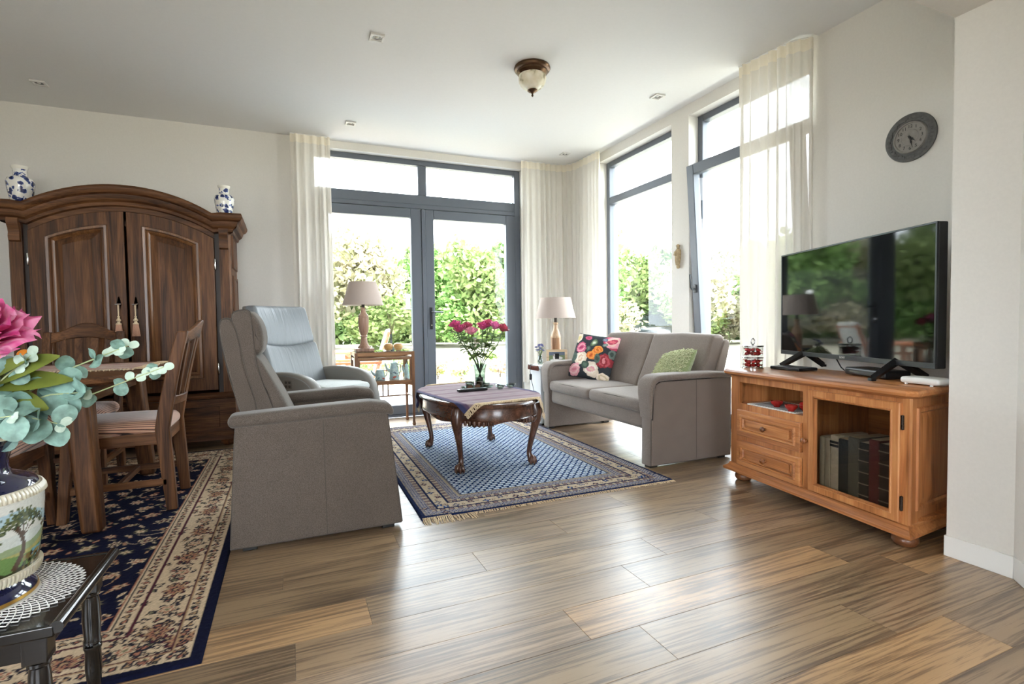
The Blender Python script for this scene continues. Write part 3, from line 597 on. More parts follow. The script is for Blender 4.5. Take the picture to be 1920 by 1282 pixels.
ora = [(0.085, -0.03, 0.168+0.030, 'orange on the right edge of the upper plate of the fruit stand'), (0.025, -0.075, 0.168+0.030, 'orange beside the rightmost one on the upper plate'), (-0.05, -0.06, 0.168+0.03, 'orange on the left of the upper plate, behind the peony'), (0.10, -0.05, 0.06+0.028, 'orange at the right end of the lower plate'), (0.0, -0.105, 0.06+0.028, 'orange at the front of the lower plate behind the leaves'), (-0.09, -0.06, 0.06+0.028, 'orange at the left of the lower plate')]
for x, y, z, lb in ora:
    o = thing('orange', lb, 'orange', (-1.40+x, 3.62+y, 0.776+z), 0, 'oranges on the tiered stand')
    MB().lathe([(0, -0.030)] + [(0.033*cos(a), 0.030*sin(a)) for a in [(-0.45+0.1*i)*pi for i in range(10)]] + [(0, 0.029)], 24).build('peel', M_or, o, smooth=180)
    MB().lathe([(0, 0.028), (0.004, 0.0285), (0.003, 0.0315), (0, 0.032)], 8).build('stem_button', plain('stalk_green', '#5c6b34', 0.7), o)
# ------------------------------------------------------------ fabric recliner
M_fab = fabric('taupe_fabric', '#463f39', '#6d635b', 420); M_fab2 = fabric('sofa_fabric', '#5f554e', '#8a7e75', 420)
M_pipe = plain('piping', '#4d4741', 0.9); M_foot = plain('black_foot', '#1a1a1a', 0.5)
def smooth_path(p, it=2):
    for _ in range(it):
        q = []
        for i in range(len(p)):
            a, b = p[i], p[(i+1) % len(p)]; q += [tuple(a[k]*0.75+b[k]*0.25 for k in range(len(a))), tuple(a[k]*0.25+b[k]*0.75 for k in range(len(a)))]
        p = q
    return p
def padded(m, pts, y0, y1, r=0.02, puff=0.0):
    """prism in xz with rounded long edges"""
    cx = sum(p[0] for p in pts)/len(pts); cz = sum(p[1] for p in pts)/len(pts); loops = []
    for d, y in ((r+0.004, y0), (r, y0), (r*0.3, y0+r*0.3), (0, y0+r), (0, (y0+y1)/2), (0, y1-r), (r*0.3, y1-r*0.3), (r, y1), (r+0.004, y1)):
        w = math.sin(pi*(y-y0)/(y1-y0))*puff; lp = []
        for x, z in pts:
            l = math.hypot(x-cx, z-cz); k = (l-d+w)/l; lp.append((cx+(x-cx)*k, y, cz+(z-cz)*k))
        loops.append(lp)
    ar2 = sum(pts[i][0]*pts[(i+1) % len(pts)][1]-pts[(i+1) % len(pts)][0]*pts[i][1] for i in range(len(pts)))
    if ar2 > 0: loops = [l[::-1] for l in loops]
    loft(m, loops, True, True)
    return m
def sweep_pad(m, path, ya, yb, th, over=0.024):
    """upholstered strip: rounded section swept along a path in xz"""
    n = len(path); loops = []
    for i, (x, z) in enumerate(path):
        sh_ = over*(1-min(1, 0.15+i*0.3)); y0, y1 = ya+sh_, yb-sh_
        a, b = path[max(i-1, 0)], path[min(i+1, n-1)]; l = math.hypot(b[0]-a[0], b[1]-a[1]); nx, nz = -(b[1]-a[1])/l, (b[0]-a[0])/l; h = th[i]/2; r = h*0.95; sec = []
        for cy, cn, a0 in ((y1-r, h-r, 0), (y0+r, h-r, pi/2), (y0+r, -h+r, pi), (y1-r, -h+r, 1.5*pi)):
            for k in range(5): t = a0+k*pi/8; sec.append((cy+r*cos(t), cn+r*sin(t)))
        loops.append([(x+nx*c, y, z+nz*c) for y, c in sec])
    return loft(m, loops, True, True)
rc_ = thing('recliner', 'taupe fabric recliner seen from its side, nearest the camera', 'armchair', (0.115, 2.89, 0))
SIDE = smooth_path([(-0.378, 0.022), (-0.375, 0.022), (0, 0.022), (0.372, 0.022), (0.378, 0.03), (0.318, 0.56), (0.312, 0.585), (-0.34, 0.57), (-0.345, 0.56)], 1)
for s in (-1, 1):
    y0, y1 = (-0.36, -0.25) if s < 0 else (0.25, 0.36)
    sd = padded(MB(), SIDE, y0, y1, 0.014).build('side_panel', M_fab, rc_, smooth=40)
    yo = y0+0.006 if s < 0 else y1-0.006
    MB().tube([(x*0.992, yo, z*0.992+0.003) for x, z in SIDE]+[(SIDE[0][0]*0.992, yo, SIDE[0][1]*0.992+0.003)], 0.003, 5).build('piping', M_pipe, sd)
    MB().tube([(0.02, y0+0.0005 if s < 0 else y1-0.0005, 0.56), (0.025, y0+0.0005 if s < 0 else y1-0.0005, 0.03)], 0.0016, 5).build('seam', M_pipe, sd)
    MB().soft(-0.37, 0.345, y0-0.015, y1+0.015, 0.555, 0.612, 0.027, (0, 0, 0.004), 8, warp=lambda x, y, z: (x, y, z+0.026*(x+0.37)/0.71-0.03*max(0, (x-0.26)/0.08)**2)).build('arm_pad', M_fab, rc_, smooth=180)
    for x in (-0.3, 0.31): MB().box(x-0.03, x+0.03, (y0+y1)/2-0.03, (y0+y1)/2+0.03, 0, 0.025).build('foot', M_foot, rc_, bevel=0.004)
MB().soft(-0.24, 0.35, -0.255, 0.255, 0.30, 0.47, 0.05, (0.01, 0, 0.02), 6).build('seat_cushion', M_fab, rc_, smooth=180)
MB().soft(0.24, 0.36, -0.25, 0.25, 0.09, 0.40, 0.03, (0.01, 0, 0), 5).build('footrest', M_fab, rc_, smooth=180)
sh = smooth_path([(-0.26, 0.50), (-0.30, 0.50), (-0.328, 0.607), (-0.378, 0.815), (-0.40, 0.97), (-0.40, 1.02), (-0.385, 1.038), (-0.355, 1.038), (-0.33, 0.98), (-0.30, 0.8), (-0.25, 0.6)], 1)
padded(MB(), sh, -0.25, 0.25, 0.018).build('back_shell', M_fab, rc_, smooth=50)
cu = smooth_path([(-0.14, 0.45), (-0.235, 0.45), (-0.258, 0.60), (-0.332, 0.837), (-0.352, 0.97), (-0.352, 1.05), (-0.335, 1.072), (-0.29, 1.078), (-0.272, 1.065), (-0.268, 0.97), (-0.25, 0.80), (-0.192, 0.613)], 1)
c1 = padded(MB(), cu, -0.245, 0.245, 0.014).build('back_cushion', M_fab, rc_, smooth=50)
hd = smooth_path([(-0.285, 1.066), (-0.262, 1.060), (-0.236, 1.02), (-0.222, 0.955), (-0.224, 0.90), (-0.24, 0.872), (-0.275, 0.866), (-0.285, 0.95)], 1)
c2 = padded(MB(), hd, -0.238, 0.238, 0.03, 0.010).build('headrest', M_fab, rc_, smooth=60)
lb_ = smooth_path([(-0.275, 0.862), (-0.245, 0.855), (-0.205, 0.782), (-0.12, 0.613), (-0.06, 0.45), (-0.16, 0.45), (-0.21, 0.62), (-0.265, 0.80)], 1)
padded(MB(), lb_, -0.238, 0.238, 0.03, 0.008).build('lumbar_pad', M_fab, rc_, smooth=60)
MB().tube([(x, -0.236, z) for x, z in cu]+[(cu[0][0], -0.236, cu[0][1])], 0.0028, 5).build('piping', M_pipe, c1)
MB().tube([(x*0.99-0.003, -0.243, z) for x, z in sh]+[(sh[0][0]*0.99-0.003, -0.243, sh[0][1])], 0.0025, 5).build('piping', M_pipe, c2)

# ------------------------------------------------------------ leather recliner
def leather():
    m, nt, b = nodes_of('grey_leather'); v = coords(nt); n1 = N(nt, 'ShaderNodeTexNoise', Scale=220.0, Detail=2.0); n2 = N(nt, 'ShaderNodeTexNoise', Scale=1.0, Detail=2.0, Distortion=0.6)
    L(nt, v, n1.inputs[0]); L(nt, coords(nt, (3, 26, 3)), n2.inputs[0]); b.inputs['Base Color'].default_value = rgb('#7d8286'); b.inputs['Roughness'].default_value = 0.42
    mx = N(nt, 'ShaderNodeMath', operation='MULTIPLY_ADD'); L(nt, n1.outputs[0], mx.inputs[0]); mx.inputs[1].default_value = 0.03; L(nt, n2.outputs[0], mx.inputs[2]); bump(nt, b, mx.outputs[0], 0.35, 0.02); return m
M_lea = leather(); M_lea2 = plain('leather_side', '#75726c', 0.45, bmp=0.1, scale=220)
lr = thing('leather_recliner', 'grey leather recliner with a high back and pale seat pad', 'armchair', (0.20, 4.45, 0), -pi/4)
def lean(x, y, z): return (x-0.30*max(0, z-0.45)-0.02+0.05*(y/0.28)**2, y*(1.04-0.12*max(0, z-0.5)), z)
bk = MB().soft(-0.27, -0.15, -0.285, 0.285, 0.40, 0.872, 0.035, (0.03, 0, 0), 8, warp=lambda x, y, z: lean(x, y, z-0.035*(y/0.285)**0*(1-(y/0.285)**2)*(1 if z > 0.8 else 0))).build('back_cushion', M_lea, lr, smooth=180)
MB().soft(-0.275, -0.155, -0.285, 0.285, 0.862, 1.165, 0.03, (0.025, 0, 0), 8, warp=lambda x, y, z: lean(x-0.01, y, z-0.04*(1-(y/0.285)**2)*(1 if z < 0.93 else 0))).build('headrest', M_lea, lr, smooth=180)
MB().soft(-0.315, -0.262, -0.28, 0.28, 0.38, 1.16, 0.02, (0, 0, 0), 8, warp=lean).build('back_shell', M_lea2, lr, smooth=180)
ARM = smooth_path([(-0.30, 0.10), (-0.32, 0.56), (-0.30, 0.62), (-0.10, 0.655), (0.12, 0.645), (0.26, 0.60), (0.33, 0.50), (0.36, 0.32), (0.34, 0.10)], 2)
for s in (-1, 1):
    y0, y1 = (-0.37, -0.27) if s < 0 else (0.27, 0.37)
    a = padded(MB(), ARM, y0, y1, 0.03).build('armrest', M_lea2, lr, smooth=50)
    MB().tube([(x*0.93, y0+0.004 if s < 0 else y1-0.004, 0.36+(z-0.36)*0.93) for x, z in ARM[6:26]], 0.003, 5).build('seam', M_lea, a)
    if s < 0:
        MB().soft(0.03, 0.105, y0-0.004, y0+0.004, 0.535, 0.60, 0.003, n=2).build('control_panel', plain('control_grey', '#6a655e', 0.5), a)
        for i in (0, 1):
            for j in (0, 1): MB().lathe([(0.011, 0), (0.010, 0.004), (0, 0.004)], 12, M=Matrix.Translation((0.051+0.033*i, y0-0.003, 0.553+0.029*j)) @ Matrix.Rotation(pi/2, 4, 'X')).build('button', plain('control_dark', '#3b3833', 0.5), a)
MB().soft(-0.25, 0.33, -0.265, 0.265, 0.26, 0.475, 0.05, (0.01, 0, 0.015), 6).build('seat_cushion', M_lea, lr, smooth=180)
MB().soft(-0.12, 0.345, -0.235, 0.235, 0.49, 0.54, 0.024, (0, 0, 0.012), 6, warp=lambda x, y, z: (x, y, z-0.02*max(0, (x-0.25)/0.1)**2)).build('seat_pad', fabric('pale_pad', '#a9b0b0', '#d2d6d3', 300), lr, smooth=180)
MB().soft(0.22, 0.35, -0.265, 0.265, 0.10, 0.38, 0.03, (0.01, 0, 0), 4).build('footrest', M_lea, lr, smooth=180)
MB().lathe([(0.0, 0.0), (0.27, 0.0), (0.275, 0.012), (0.26, 0.025), (0.06, 0.04), (0.04, 0.06), (0.04, 0.27), (0, 0.27)], 40).build('swivel_base', plain('base_black', '#1d1d1f', 0.3, 0.3), lr, smooth=40)

# ------------------------------------------------------------ two-seat sofa
sf = thing('sofa', 'taupe two-seat sofa with slab sides below the tall window', 'sofa', (2.57, 3.605, 0))
SS = smooth_path([(-0.352, 0.016), (-0.355, 0.016), (0, 0.016), (0.36, 0.016), (0.365, 0.02), (0.372, 0.58), (0.36, 0.592), (-0.32, 0.592), (-0.348, 0.56)], 1)
for s in (-1, 1):
    y0, y1 = (-0.80, -0.69) if s < 0 else (0.69, 0.80)
    a = padded(MB(), SS, y0, y1, 0.014).build('side_panel', M_fab2, sf, smooth=40); yo = y0+0.006 if s < 0 else y1-0.006
    MB().tube([(x*0.99, yo, z*0.99+0.003) for x, z in SS]+[(SS[0][0]*0.99, yo, SS[0][1]*0.99+0.003)], 0.003, 5).build('piping', M_pipe, a)
    MB().tube([(0.04, y0 if s < 0 else y1, 0.58), (0.04, y0 if s < 0 else y1, 0.03)], 0.0016, 5).build('seam', M_pipe, a)
    pp = [(-0.350, 0.34), (-0.352, 0.42), (-0.353, 0.50), (-0.348, 0.555), (-0.332, 0.588), (-0.30, 0.608), (-0.25, 0.613), (-0.1, 0.614), (0.1, 0.613), (0.25, 0.609), (0.368, 0.602)]
    sweep_pad(MB(), pp, y0-0.024, y1+0.024, [0.010, 0.024, 0.034, 0.038, 0.040, 0.042, 0.042, 0.042, 0.042, 0.042, 0.036]).build('arm_pad', M_fab2, sf, smooth=60)
    MB().tube([(0.37, yo-s*-0.004, 0.589), (-0.27, yo-s*-0.004, 0.588), (-0.31, yo-s*-0.004, 0.57), (-0.33, yo-s*-0.004, 0.53), (-0.34, yo-s*-0.004, 0.33)], 0.005, 6).build('under_pad_piping', plain('dark_piping', '#2e2a27', 0.9), a)
    for x in (-0.31, 0.3): MB().box(x-0.03, x+0.03, (y0+y1)/2-0.03, (y0+y1)/2+0.03, 0, 0.018).build('foot', M_foot, sf)
MB().soft(-0.33, 0.30, -0.692, 0.692, 0.245, 0.375, 0.03, (0.006, 0, 0), 6).build('seat_base', M_fab2, sf, smooth=180)
for y0, y1 in ((-0.69, 0.0), (0.0, 0.69)):
    c = MB().soft(-0.355, 0.22, y0+0.002, y1-0.002, 0.362, 0.455, 0.034, (0.006, 0, 0.016), 7).build('seat_cushion', M_fab2, sf, smooth=180)
    MB().tube([(-0.34, y0+0.03, 0.44), (-0.346, (y0+y1)/2, 0.447), (-0.34, y1-0.03, 0.44)], 0.003, 5).build('piping', M_pipe, c)
    bc = smooth_path([(0.10, 0.42), (0.24, 0.40), (0.36, 0.66), (0.425, 0.865), (0.41, 0.888), (0.33, 0.893), (0.30, 0.875), (0.20, 0.64)], 2)
    padded(MB(), bc, y0+0.002, y1-0.002, 0.028, 0.012).build('back_cushion', M_fab2, sf, smooth=60)
bs = smooth_path([(0.20, 0.27), (0.33, 0.27), (0.455, 0.80), (0.46, 0.845), (0.43, 0.858), (0.39, 0.83), (0.26, 0.45)], 2)
padded(MB(), bs, -0.70, 0.70, 0.02).build('back_frame', M_fab2, sf, smooth=50)

# painted cushions: flat print as colour on the mesh
def pillow_grid(w, h, t, n, pinch=0.08):
    u, v = np.meshgrid(np.linspace(-1, 1, n), np.linspace(-1, 1, n), indexing='ij')
    prof = np.clip((1-u**2), 0, 1)**0.45*np.clip((1-v**2), 0, 1)**0.45
    x = u*w/2*(1-pinch*(1-u**2)*0-pinch*(1-v**2)*np.abs(u)**3*0+0) * (1-pinch*(v**2-1)*-0.6); y = v*h/2*(1-pinch*(u**2-1)*-0.6)
    return u, v, x, y, t/2*prof
def blob_paint(n, base, flowers, noise=0.05):
    u, v = np.meshgrid(np.linspace(-1, 1, n), np.linspace(-1, 1, n), indexing='ij'); C = np.ones((n, n, 4)); C[..., :3] = base
    for (cx, cy, r, cols, petals, rot, sq) in flowers:
        r = r*1.15
        dx, dy = u-cx, (v-cy)/sq; rr = np.hypot(dx, dy); th = np.arctan2(dy, dx)+rot
        edge = r*(0.93+0.07*np.abs(np.cos(petals*th/2))+0.05*np.cos(3*th+cx*9)); k = rr/edge
        for i, c in enumerate(cols):
            lim = 1-i/len(cols)*0.95; wob = 0.10*np.sin(2*th+i*2.1+k*5+cy*8)+0.04*np.sin(petals*th+i*3); mask = k+wob*(k > 0.15) < lim; C[mask, :3] = c
    C[..., :3] *= (1+noise*rng.standard_normal((n, n, 1)))
    return np.clip(C, 0, 1).reshape(-1, 4)
def lin(h): return np.array(rgb(h)[:3])
fc = thing('throw_cushion', 'dark throw cushion printed with large peonies, leaning in the sofa corner', 'cushion', (2.52, 4.11, 0.468))
n = 150; u, v, x, y, z = pillow_grid(0.46, 0.44, 0.15, n); R_, G_, O_, Wt = [lin(c) for c in ('#b2425a', '#3f4f48', '#d9743a', '#e6d7c4')]
P_, P2, Dk, Rd, Or2 = [lin(c) for c in ('#e3a0aa', '#c65a7c', '#2d3338', '#8f3038', '#e89a4a')]
fl_ = [(-0.55, 0.30, 0.26, [P2, P_, P2, lin('#9a3058')], 11, 0, 0.8), (-0.42, -0.18, 0.30, [lin('#d8c8b2'), Wt, lin('#efe3d2'), lin('#d6b69a'), Wt], 7, 0.4, 0.9), (-0.62, -0.70, 0.30, [P_, lin('#edc3c4'), P_, lin('#d5808e')], 8, 1, 0.75), (0.22, -0.60, 0.34, [lin('#dccdbb'), Wt, lin('#f2e8da'), P_, lin('#e2c0ac')], 8, 0.2, 0.8),
       (0.08, 0.0, 0.20, [O_, Or2, O_, lin('#b4521f')], 6, 0.5, 0.85), (0.30, 0.28, 0.20, [Or2, O_, Or2, lin('#c2641f')], 5, 1.2, 0.9), (0.70, -0.15, 0.25, [Rd, lin('#b4525a'), Rd, lin('#d2868a')], 9, 0.3, 1.2), (0.78, 0.74, 0.34, [R_, P_, lin('#e9c0b4'), R_, lin('#d46a74')], 5, 0.9, 0.85), (0.78, -0.86, 0.24, [Wt, lin('#cbbb9c'), Wt], 7, 0, 0.8), (-0.86, 0.75, 0.14, [Wt, lin('#d7c98f')], 5, 0, 1.6),
       (-0.35, 0.80, 0.14, [P2, R_], 6, 0, 0.7), (0.02, 0.60, 0.13, [lin('#54684f'), lin('#8c9c7c'), lin('#d7ddcf')], 3, 0, 1.3), (0.55, 0.55, 0.10, [lin('#6f7f78'), lin('#98a59d')], 4, 0, 0.7), (0.40, -0.1, 0.12, [lin('#53655a'), lin('#3d4c45')], 2, 0.8, 1.5), (-0.1, -0.45, 0.16, [lin('#44564a'), lin('#5d7262')], 2, 2.0, 1.0), (-0.85, -0.2, 0.18, [lin('#46584f'), lin('#3a4a42')], 3, 0, 1.3), (0.45, 0.80, 0.10, [lin('#5b6a80'), lin('#8d97a6')], 3, 0, 0.8), (0.92, 0.2, 0.12, [lin('#66746c'), lin('#3f4c46')], 2, 0.5, 1.3), (-0.15, 0.3, 0.10, [lin('#4d5f57'), lin('#6a7d70')], 3, 0, 1)]
cols = blob_paint(n, Dk, fl_)
Mr = Matrix.Rotation(rad(-64), 4, 'Z') @ Matrix.Rotation(rad(68), 4, 'X') @ Matrix.Rotation(rad(-6), 4, 'Z') @ Matrix.Translation((0, 0.215, 0))
def place(vx, vy, vz, M):
    A = np.stack([vx.ravel(), vy.ravel(), vz.ravel()], 1); R = np.array(M); return A @ R[:3, :3].T + R[:3, 3]
M_print = attr_mat('floral_print', rough=0.85, bmp=0.15)
grid_obj('cover_front', place(x, y, z, Mr), n, n, M_print, fc, cols); grid_obj('cover_back', place(x, y, -z, Mr), n, n, M_print, fc, cols, flip=True)
gc = thing('throw_cushion', 'pale green cushion with a shaggy front, leaning on the near sofa arm', 'cushion', (2.515, 3.045, 0.465))
nrm = Vector((-0.80, 0.16, 0.55)).normalized(); yy_ = (Vector((0, 0, 1))-nrm*nrm.z).normalized(); xx_ = yy_.cross(nrm)
Mr = Matrix(((xx_.x, yy_.x, nrm.x, 0), (xx_.y, yy_.y, nrm.y, 0), (xx_.z, yy_.z, nrm.z, 0), (0, 0, 0, 1))) @ Matrix.Rotation(rad(12), 4, 'Z') @ Matrix.Translation((0, 0.175, 0))
n = 40; u, v, x, y, z = pillow_grid(0.37, 0.37, 0.14, n); M_gv = fabric('green_velvet', '#76845a', '#a3b184', 250)
grid_obj('cover_front', place(x, y, z, Mr), n, n, M_gv, gc); grid_obj('cover_back', place(x, y, -z, Mr), n, n, M_gv, gc, flip=True)
k = MB()
for i in range(1000):
    u_, v_ = random.uniform(-0.97, 0.97), random.uniform(-0.97, 0.97); p = Vector((u_*0.185, v_*0.185, 0.07*(1-u_*u_)**0.45*(1-v_*v_)**0.45))
    d = Vector((random.uniform(-1, 1), random.uniform(-1, 1), 1.1)).normalized()*random.uniform(0.02, 0.034); k.tube([p, p+d*0.6, p+d+Vector((0, -0.012, 0))], [0.0035, 0.0035, 0.002], 4, M=Mr)
sg = k.build('shag', fabric('green_shag', '#959c70', '#d6d8b2', 120), gc); sg['kind'] = 'stuff'

# ------------------------------------------------------------ coffee table
MAHO = ('#2e1b14', '#4f3226', '#6e4a39')
def mah(ax): return wood('mahogany_%s' % 'xyz'[ax], *MAHO, axis=ax, rough=0.26, coat=0.4)
TZ, AX, AY = 0.475, 0.41, 0.66
ct = thing('coffee_table', 'oval carved mahogany coffee table with cabriole legs', 'table', (1.28, 3.66, 0.0085))
def oval(prof, seg=64): return MB().lathe([(r, z) for r, z in prof], seg, sx=1, sy=1)
def ring(m, prof, seg=72, skirt=None):
    v = []
    for d, z in prof:
        for i in range(seg):
            a = 2*pi*i/seg; zz = z
            if skirt is not None and callable(z): zz = z(a)
            v.append(((AX+d)*cos(a), (AY+d)*sin(a), zz))
    f = [(j*seg+i, j*seg+(i+1) % seg, (j+1)*seg+(i+1) % seg, (j+1)*seg+i) for j in range(len(prof)-1) for i in range(seg)]
    return m.add(v, f)
m = MB(); ring(m, [(-0.06, TZ-0.03), (-0.012, TZ-0.03), (-0.002, TZ-0.024), (0, TZ-0.012), (-0.006, TZ-0.003), (-0.014, TZ)]); m.f.append(tuple(len(m.v)-72+i for i in range(72))); m.build('tabletop', mah(1), ct, smooth=40)
sk = lambda a: TZ-0.125-0.022*abs(sin(2*a))**2*0.6+0.010*cos(8*a)
m = MB(); ring(m, [(-0.03, TZ-0.028), (-0.028, TZ-0.10), (-0.022, TZ-0.108), (-0.028, sk), (-0.05, sk), (-0.052, TZ-0.03)], skirt=1); m.build('apron', mah(1), ct, smooth=40)
for sx in (-1, 1):
    for sy in (-1, 1):
        bx, by = sx*0.25, sy*0.385; dx, dy = sx*0.62, sy*0.78
        path = [(0.045, TZ-0.05, 0.040), (0.06, TZ-0.10, 0.044), (0.062, TZ-0.15, 0.036), (0.045, TZ-0.21, 0.027), (0.022, TZ-0.29, 0.021), (0.005, TZ-0.36, 0.018), (0.0, 0.075, 0.018), (0.012, 0.045, 0.024)]
        m = MB(); m.tube([(bx+dx*o, by+dy*o, z) for o, z, r in path], [r for o, z, r in path], 12); lg = m.build('leg', mah(2), ct, smooth=60)
        cf = MB().lathe([(0, 0)]+[(0.030*cos(a), 0.028+0.027*sin(a)) for a in [(-0.45+0.1*i)*pi for i in range(10)]]+[(0, 0.056)], 18, (bx+dx*0.022, by+dy*0.022, 0))
        for k in range(4):
            a = math.atan2(dy, dx)+(-1.5+k)*0.85; cf.tube([(bx+dx*0.02, by+dy*0.02, 0.062), (bx+dx*0.02+0.026*cos(a), by+dy*0.02+0.026*sin(a), 0.045), (bx+dx*0.02+0.033*cos(a), by+dy*0.02+0.033*sin(a), 0.02), (bx+dx*0.02+0.03*cos(a), by+dy*0.02+0.03*sin(a), 0.003)], [0.009, 0.009, 0.007, 0.004], 6)
        cf.build('claw_foot', mah(2), lg, smooth=60)
        k = MB()
        for j in range(9):
            a0 = math.atan2(sy*AY*0.62, sx*AX*0.62)+(j-4)*0.07; rr = 0.016*(1-abs(j-4)/6); px, py = (AX-0.018)*cos(a0), (AY-0.018)*sin(a0); k.soft(px-rr, px+rr, py-rr, py+rr, TZ-0.135-rr, TZ-0.118+rr, rr, n=2)
        k.build('carving', mah(0), lg, smooth=180)
tc_ = thing('tablecloth', 'mauve woven cloth with cream tassel corners on the oval coffee table', 'tablecloth', (1.28, 3.66, TZ+0.0085))
n1, n2 = 70, 100; U, V = np.meshgrid(np.linspace(-0.375, 0.375, n1), np.linspace(-0.565, 0.565, n2), indexing='ij'); ang = rad(8)
def drape(U, V, lift=0.003):
    X = U*cos(ang)-V*sin(ang); Y = U*sin(ang)+V*cos(ang)+0.02; r = np.sqrt((X/(AX+0.004))**2+(Y/(AY+0.004))**2); k = np.maximum(r, 1); th = np.arctan2(Y/AY, X/AX)
    ex, ey = X/k, Y/k; over = np.hypot(X-ex, Y-ey); out = np.minimum(over, 0.012)+over*0.10*(1+0.6*np.sin(th*40)); l = np.hypot(ex, ey)+1e-9
    return ex+ex/l*out, ey+ey/l*out, lift-np.maximum(0, over-0.008)*0.97+0.0012*np.sin(U*60)*np.sin(V*50)
X, Y, Z = drape(U, V); Cc = np.ones((n1, n2, 4)); pu = np.abs(U)/0.375; pv = np.abs(V)/0.565
Cc[..., :3] = lin('#8b7a80'); Cc[(np.sin(V*95) > 0.55), :3] = lin('#97878b'); Cc[(np.sin(V*31+1) > 0.86), :3] = lin('#7c636f'); bd = (pu > 0.93); Cc[bd, :3] = lin('#363a5c'); Cc[(pu > 0.86) & ~bd, :3] = lin('#5c4a63')
grid_obj('cloth', np.stack([X.ravel(), Y.ravel(), Z.ravel()], 1), n1, n2, attr_mat('woven_cloth', rough=0.95, bmp=0.3, scale=350), tc_, Cc.reshape(-1, 4))
for sv in (-1, 1):
    k = MB(); kk = MB()
    us = np.linspace(-0.375, 0.375, 90); pts = [np.array(drape(np.array(a), np.array(sv*0.565), 0.006)) for a in us]; kk.tube([tuple(p) for p in pts], 0.006, 6)
    for a in us:
        q = []
        for e in (0, 0.015, 0.03, 0.042): q.append(tuple(float(t) for t in drape(np.array(a+random.uniform(-.004, .004)), np.array(sv*(0.565+e)), 0.006)))
        k.tube(q, 0.0042, 5)
    kk.build('rope_edge', M_cream, tc_, smooth=60); k.build('fringe', M_cream, tc_)
# ------------------------------------------------------------ on the coffee table
M_gl = glass_thin('clear_glass', (0.62, 0.68, 0.66), 3.0, 1.5, 0.02)
ZT = TZ+0.0145
rv = thing('glass_vase', 'clear cut glass vase holding pink roses on the coffee table', 'vase', (1.44, 4.02, ZT))
prof = [(0.0, 0.004), (0.04, 0.0), (0.044, 0.006), (0.045, 0.09), (0.05, 0.14), (0.058, 0.175), (0.055, 0.175), (0.046, 0.135), (0.041, 0.09), (0.040, 0.012), (0, 0.012)]
MB().lathe(prof, 20).build('glass', M_gl, rv, smooth=20)
MB().lathe([(0, 0.014), (0.039, 0.014), (0.040, 0.085), (0, 0.085)], 20).build('water', glass_thin('water', (0.86, 0.92, 0.9), 0.8, 1.33), rv)
M_stem = plain('stem_green', '#4d6a35', 0.6); M_leaf = leafmat('rose_leaf', '#4c6634', '#7c9250')
def leaf_geo(m, base, d, up, ln, wd, curl=0.15, n=4, fold=0.12):
    d = Vector(d).normalized(); up = Vector(up); sd = d.cross(up).normalized(); nn = sd.cross(d).normalized(); v = []; base = Vector(base)
    for i in range(n+1):
        s = i/n; w = wd*math.sin(pi*min(1, s*0.93+0.05))**0.8; c = base+d*ln*s-nn*curl*ln*s*s
        v += [c-sd*w/2+nn*fold*w, c, c+sd*w/2+nn*fold*w]
    f = []
    for i in range(n): a = i*3; f += [(a, a+1, a+4, a+3), (a+1, a+2, a+5, a+4)]
    return m.add(v, f)
def bloom(m, c, r, axis=(0, 0, 1), layers=((6, 0.95, 0.9), (5, 0.72, 0.6), (4, 0.45, 0.3)), seed=0):
    rr = random.Random(seed); ax = Vector(axis).normalized(); q = Vector((0, 0, 1)).rotation_difference(ax).to_matrix().to_4x4(); T = Matrix.Translation(c) @ q
    for cnt, rad_, open_ in layers:
        for i in range(cnt):
            a = 2*pi*i/cnt+rr.uniform(-.25, .25)+rad_*3; n, w = 4, 4; v = []
            for j in range(n+1):
                s = j/n
                for k in range(w+1):
                    t = (k/w-0.5)*2; th = a+t*(1.05*pi/cnt)*(0.5+0.5*s); R0 = r*rad_*(0.25+0.75*math.sin(s*pi*0.55))*(0.75+0.35*open_*s)*(1+0.05*rr.uniform(-1, 1)); z = r*(-0.55+s*(1.35-0.45*open_)-0.14*t*t*s-(0.25*open_*max(0, s-0.7)*2))
                    v.append(T @ Vector((R0*cos(th), R0*sin(th), z)))
            m.add(v, [(j*(w+1)+k, j*(w+1)+k+1, (j+1)*(w+1)+k+1, (j+1)*(w+1)+k) for j in range(n) for k in range(w)])
    return m
rose_pos = [(-0.20, 0.0, 0.49), (-0.155, -0.05, 0.455), (-0.105, 0.04, 0.475), (-0.06, -0.07, 0.435), (0.03, -0.02, 0.475), (0.075, 0.05, 0.495), (0.13, -0.01, 0.475), (0.195, 0.02, 0.455)]
ordn = ['leftmost', 'second from the left', 'third from the left', 'fourth from the left, lowest and palest', 'fifth from the left', 'sixth from the left', 'seventh from the left', 'rightmost']
ang = 0.407
